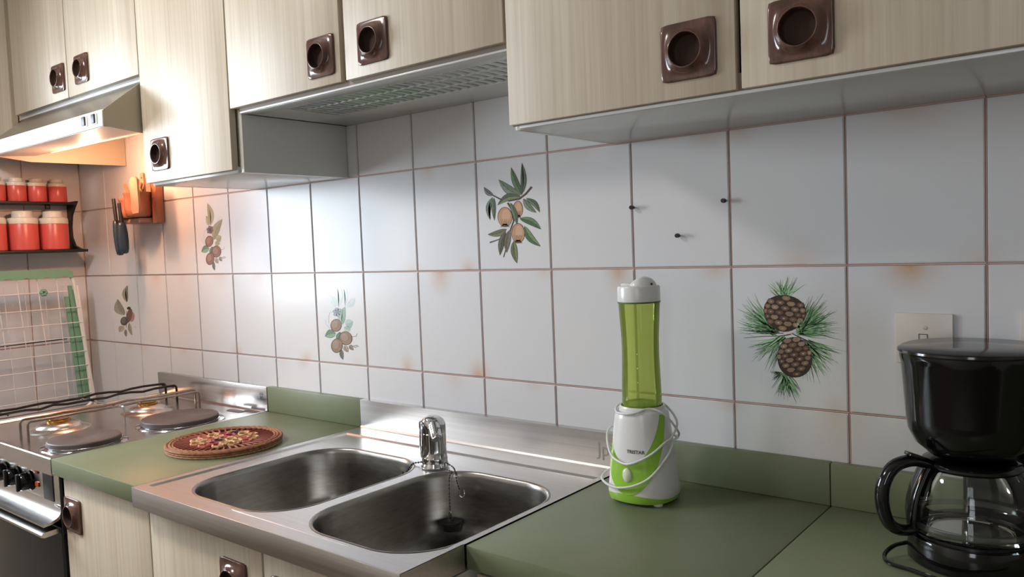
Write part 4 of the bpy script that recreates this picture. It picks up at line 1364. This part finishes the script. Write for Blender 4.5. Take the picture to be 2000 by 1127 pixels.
# ------------------------------------------------------------------ outlets, screws
def outlet(x0, x1, zt, zb, label):
    t = thing('outlet', label, 'outlet', ((x0 + x1) / 2, -.001, zb))
    obj('cover_plate', box(x0, x1, -.0055, -.0006, zb, zt, .0008), mat('ivory_cover', '#d3c9c2', .3), t)
    cx = (x0 + x1) / 2 + .002
    for zz in (zt - .0225, zb + .014):
        bm = bmesh.new(); lathe(bm, [(.0, -.0068), (.0028, -.0066), (.0032, -.0055), (.0, -.0055)], (cx, 0, zz), 16, 'y'); obj('screw', bm, M_steel, t)
    bm = bmesh.new()
    c0 = cx - .004
    bx(bm, c0 - .0055, c0 + .0075, -.0062, -.0054, zt - .0335, zt - .0325)
    bx(bm, c0 + .0065, c0 + .0075, -.0062, -.0054, zt - .050, zt - .0335)
    bx(bm, c0 - .0055, c0 - .0048, -.0062, -.0054, zt - .041, zt - .0335)
    obj('slot', bm, M_ink, t)
outlet(-.1275, -.0455, -.078, -.158, 'ivory outlet plate on the tiles behind the coffee maker lid')
outlet(.043, .125, -.073, -.153, 'ivory outlet plate on the tiles at the right edge above the coffee maker')
for i, (x, z, lab) in enumerate(((-.605, .1205, 'small black peg in the grout line, nearest the blender cap'), (-.414, .1215, 'small black peg in the grout line below the first round cabinet handle'), (-.508, .0615, 'small black peg in the middle of a tile, lowest of the three pegs'))):
    t = thing('wall_peg', lab, 'peg', (x, -.001, z), None)
    bm = bmesh.new(); lathe(bm, [(.0, -.014), (.0036, -.014), (.0042, -.0125), (.0042, -.006), (.0034, -.005), (.0, -.005)], (x, 0, z), 18, 'y'); obj('cap', bm, M_black, t)
    bm = bmesh.new(); lathe(bm, [(.0, -.0055), (.0018, -.0055), (.0018, .0005), (.0, .0005)], (x, 0, z), 12, 'y'); obj('shank', bm, M_soot, t)

# ------------------------------------------------------------------ wooden pot plaque on the back wall
pq = thing('kitchen_plaque', 'terracotta coloured wooden wall plaque with pots and spoons, beside the hood', 'plaque', (-2.50, -.01, .175))
obj('board', box(-2.600, -2.450, -.014, -.001, .190, .335, .003), M_terra2, pq)
obj('side_batten', box(-2.450, -2.414, -.030, -.001, .176, .345, .006), M_terra, pq)
obj('shelf_rail', box(-2.590, -2.450, -.070, -.014, .180, .197, .005), M_terra2, pq)
def half_pot(cx, cy, r, z0_, z1_, nm):
    bm = bmesh.new()
    lathe(bm, [(.0, 0), (r * .80, 0), (r * .93, .006), (r, (z1_ - z0_) * .35), (r * 1.0, (z1_ - z0_) * .9), (r * 1.05, (z1_ - z0_) * .93), (r * 1.05, (z1_ - z0_)), (r * .94, (z1_ - z0_)), (r * .9, (z1_ - z0_) * .9), (.0, (z1_ - z0_) * .88)], (cx, cy, z0_), 36)
    return obj(nm, bm, M_terra, pq, ang=50)
half_pot(-2.480, -.058, .043, .199, .283, 'pot')
p2 = half_pot(-2.545, -.055, .034, .199, .262, 'pot')
bm = bmesh.new(); lathe(bm, [(.036, .0), (.036, .004), (.022, .010), (.006, .013), (.0, .013)], (-2.545, -.055, .2625), 32); ld = obj('pot_lid', bm, M_terra, p2)
bm = bmesh.new(); lathe(bm, [(.0, .013), (.006, .013), (.005, .018), (.011, .021), (.010, .026), (.0, .028)], (-2.545, -.055, .2625), 24); obj('knob', bm, mat('dark_wood', '#6d3a28', .4), pq)
def board_shape(cx, z0_, w, h, y, tilt, m, nm, hole=True):
    bm = bmesh.new()
    pts = []
    for k in range(13):
        a = math.radians(180 * k / 12)
        pts.append((w * .5 * math.cos(a), h + w * .3 * math.sin(a)))
    pts += [(-w * .5, w * .3), (-w * .42, 0.0), (w * .42, 0.0), (w * .5, w * .3)]
    ca, sa = math.cos(tilt), math.sin(tilt)
    rings(bm, [[(cx + a * ca - b * sa, y, z0_ + a * sa + b * ca) for a, b in pts], [(cx + a * ca - b * sa, y + .007, z0_ + a * sa + b * ca) for a, b in pts]])
    return obj(nm, bm, m, pq, ang=40)
board_shape(-2.402, .208, .050, .105, -.108, .03, M_terra2, 'cutting_board')
b_ = board_shape(-2.452, .260, .024, .080, -.055, .0, M_terra2, 'wooden_spoon')
bm = bmesh.new(); lathe(bm, [(.0, 0), (.003, 0), (.003, .001), (.0, .001)], (-2.452, -.0562, .330), 12, 'y'); obj('hole', bm, M_gap, b_)
board_shape(-2.485, .262, .014, .055, -.085, .55, M_terra, 'wooden_spoon')
board_shape(-2.462, .262, .012, .055, -.07, -.55, M_terra, 'wooden_spoon')
bm = bmesh.new(); bmesh.ops.create_uvsphere(bm, u_segments=20, v_segments=12, radius=1)
for v in bm.verts: v.co = Vector((-2.452 + v.co.x * .022, -.072 + v.co.y * .013, .290 + v.co.z * .012 - v.co.x * .006))
obj('lemon', bm, M_lemon, pq, ang=60)

def lighter(px, py, zt, zb, ang_, lab, tilt, m, s=1.0):
    t = thing('gas_lighter', lab, 'lighter', (px, py, zt), 'gas lighters by the plaque')
    d = Vector((math.sin(tilt), 0, -math.cos(tilt)))
    top = Vector((px, py, zt)); ln = (zt - zb)
    bm = bmesh.new(); tube(bm, [top, top + d * ln * .42], .0060 * s, 12); obj('barrel', bm, M_blackm, t)
    bm = bmesh.new()
    a = top + d * ln * .38
    prof = [(0, .006), (.02, .011), (.1, .013), (.35, .0155), (.6, .016), (.85, .0145), (.97, .012), (1.0, .007)]
    tube(bm, [a + d * ln * .62 * f for f, r in prof], [r * s for f, r in prof], 14, False, .65); obj('grip', bm, m, t, ang=60)
    bm = bmesh.new(); tube(bm, smooth_path([a + Vector((-.008, 0, -.005)), a + Vector((-.016, 0, -.03)), a + Vector((-.010, -.002, -.05))], 4), .003, 8); obj('trigger', bm, M_blackm, t)
lighter(-2.590, -.088, .268, .072, 0, 'black gas lighter with the longer barrel hanging on the left of the pair', .13, M_lighter)
lighter(-2.545, -.090, .250, .078, 0, 'dark blue gas lighter with the shorter barrel hanging nearer the plaque', .08, M_lighter, 1.15)
hk = thing('wire_hook', 'thin bent wire hook holding the gas lighters', 'hook', (-2.6, -.05, .21))
bm = bmesh.new(); tube(bm, smooth_path([(-2.630, -.001, .205), (-2.632, -.04, .200), (-2.622, -.07, .186), (-2.590, -.083, .196), (-2.578, -.090, .192), (-2.560, -.098, .196)], 5), .0018, 7); obj('wire', bm, M_soot, hk)

# ------------------------------------------------------------------ spice shelf on the left wall with red jars
ws = thing('wall_shelf', 'black two tier wall shelf holding red jars on the left wall', 'shelf', (XL + .05, -.25, .10))
obj('shelf_board', box(XL + .002, XL + .105, -.62, -.030, .094, .104, .002), M_blackm, ws)
obj('shelf_board', box(XL + .002, XL + .085, -.62, -.050, .272, .281, .002), M_blackm, ws)
for yy in (-.055, -.60):
    bm = bmesh.new()
    pts = [(XL + .002, .094), (XL + .002, .285), (XL + .085, .285), (XL + .060, .262), (XL + .035, .235), (XL + .022, .19), (XL + .024, .15), (XL + .045, .12), (XL + .085, .108), (XL + .105, .104), (XL + .100, .094)]
    prism_y(bm, pts, yy - .0, yy + .009); obj('bracket', bm, M_blackm, ws)
obj('cup_bracket', box(XL + .045, XL + .060, -.150, -.135, .255, .272, .001), M_blackm, ws)
def jar(y, z, r, h, x, lab, grp):
    t = thing('jar', lab, 'jar', (x, y, z), grp)
    bm = bmesh.new(); lathe(bm, [(.0, 0), (r * .95, 0), (r, .003), (r, h * .66), (r * .985, h * .672), (.0, h * .672)], (x, y, z), 36); obj('body', bm, M_red, t)
    bm = bmesh.new(); lathe(bm, [(r * .99, h * .672), (r * 1.01, h * .68), (r * 1.01, h * .78), (r * .97, h * .82), (r * .70, h * .845), (r * .68, h * .86), (r * .68, h * .99), (r * .64, h), (.0, h)], (x, y, z), 36, 'z', (False, False)); obj('lid', bm, M_wlid, t)
lo = ['largest red jar at the open right end of the lower shelf', 'large red jar second from the wall corner on the lower shelf', 'large red jar third from the wall corner on the lower shelf']
for i, y in enumerate((-.128, -.232, -.336)):
    jar(y, .1045, .0490, .142, XL + .056, lo[i], 'large red jars on the lower shelf')
upl = ['small red jar at the right end of the upper shelf, by the corner', 'small red jar second from the corner on the upper shelf', 'small red jar third from the corner on the upper shelf', 'small red jar fourth from the corner on the upper shelf']
for i, y in enumerate((-.102, -.172, -.240, -.308)):
    jar(y, .2815, .0325, .085, XL + .043, upl[i], 'small red jars on the upper shelf')

# ------------------------------------------------------------------ folded wire airer leaning on the left wall
XA = XL + .115
ar = thing('wire_airer', 'folded white wire airer with green plastic parts leaning on the left wall', 'airer', (XA, -.3, -.49))
ZTOP, ZBOT, YR, YL = .018, -.492, -.070, -.640
yb_ = -.046
fr = fillet([(XA, YL, ZTOP + .006), (XA, -.098, ZTOP), (XA, yb_, ZBOT)], .045, 8) 
fr2 = fillet([(XA, -.083, -.03), (XA, yb_ - .010, ZBOT + .02), (XA, yb_ - .035, ZBOT), (XA, YL, ZBOT + .006)], .03, 6)
bm = bmesh.new(); tube(bm, fr, .0062, 10); obj('frame_tube', bm, M_whitewire, ar)
bm = bmesh.new(); tube(bm, fr2, .0062, 10); obj('frame_tube', bm, M_whitewire, ar)
wm = {}
for k, z in enumerate((-.112, -.168, -.222, -.277, -.330, -.383, -.436)):
    bm = bmesh.new(); yy = -.083 + (.083 - .056) * (-z) / .47
    tube(bm, [(XA + .006, YL, z + .002), (XA + .006, yy, z)], .0017, 6); obj('cross_wire', bm, M_whitewire, ar)
bm = bmesh.new(); tube(bm, [(XA - .004, YL, -.052), (XA - .004, -.12, -.050)], .0022, 6); obj('cross_wire', bm, M_whitewire, ar)
bm = bmesh.new(); tube(bm, [(XA - .030, YL, -.235), (XA - .030, -.12, -.228)], .0022, 6); obj('cross_wire', bm, M_soot, ar)
for k in range(8):
    y = -.150 - k * .066
    bm = bmesh.new(); tube(bm, [(XA, y - .004, .0), (XA, y + .012, -.24 if k else -.45)], .0016, 6); obj('upright_wire', bm, M_whitewire, ar)
    bm = bmesh.new(); tube(bm, [(XA - .03, y + .03, -.03), (XA - .03, y + .045, -.47)], .0012, 5); obj('upright_wire', bm, M_whitewire, ar)
# scalloped green band across the top
bm = bmesh.new()
pts = [(-.640, .038), (-.115, .031), (-.100, .022), (-.098, .002)]
edge = []
for k in range(9):
    yc = -.115 - k * .062
    for j in range(7):
        a = PI * j / 6
        edge.append((yc - .012 + .012 * math.cos(a) - .004, .000 + .006 * math.sin(a)))
prism_x(bm, pts + edge + [(-.640, 0.0)], XA + .007, XA + .010)
obj('green_band', bm, M_gplastic, ar, smooth=False)
for (ya, yb2, za, zb) in ((-.110, -.098, -.03, -.46), (-.097, -.086, -.045, -.462), (-.124, -.112, -.07, -.455)):
    bm = bmesh.new()
    prism_x(bm, [(ya, za), (yb2, za), (yb2 + .026, zb), (ya + .026, zb)], XA - .020, XA - .010); obj('green_slat', bm, M_gplastic, ar)
bm = bmesh.new()
for k in range(6):
    a = k * PI / 3
    bmesh.ops.create_icosphere(bm, subdivisions=2, radius=.0065, matrix=Matrix.Translation((XA, -.200 + .008 * math.cos(a), -.050 + .008 * math.sin(a))))
obj('green_clip', bm, M_gplastic, ar)

# ------------------------------------------------------------------ ceiling lamp (out of view, lights the room)
cl = thing('ceiling_lamp', 'round white ceiling lamp in the middle of the kitchen ceiling', 'lamp', (-1.9, -1.35, ZC))
bm = bmesh.new(); lathe(bm, [(.0, 0), (.19, 0), (.19, -.02), (.0, -.02)], (-1.9, -1.35, ZC - .001), 40); obj('base', bm, M_frame, cl)
bm = bmesh.new(); lathe(bm, [(.18, -.021), (.185, -.05), (.16, -.085), (.10, -.105), (.0, -.11)], (-1.9, -1.35, ZC), 40, 'z', (False, False)); obj('shade', bm, M_ceilglow, cl)
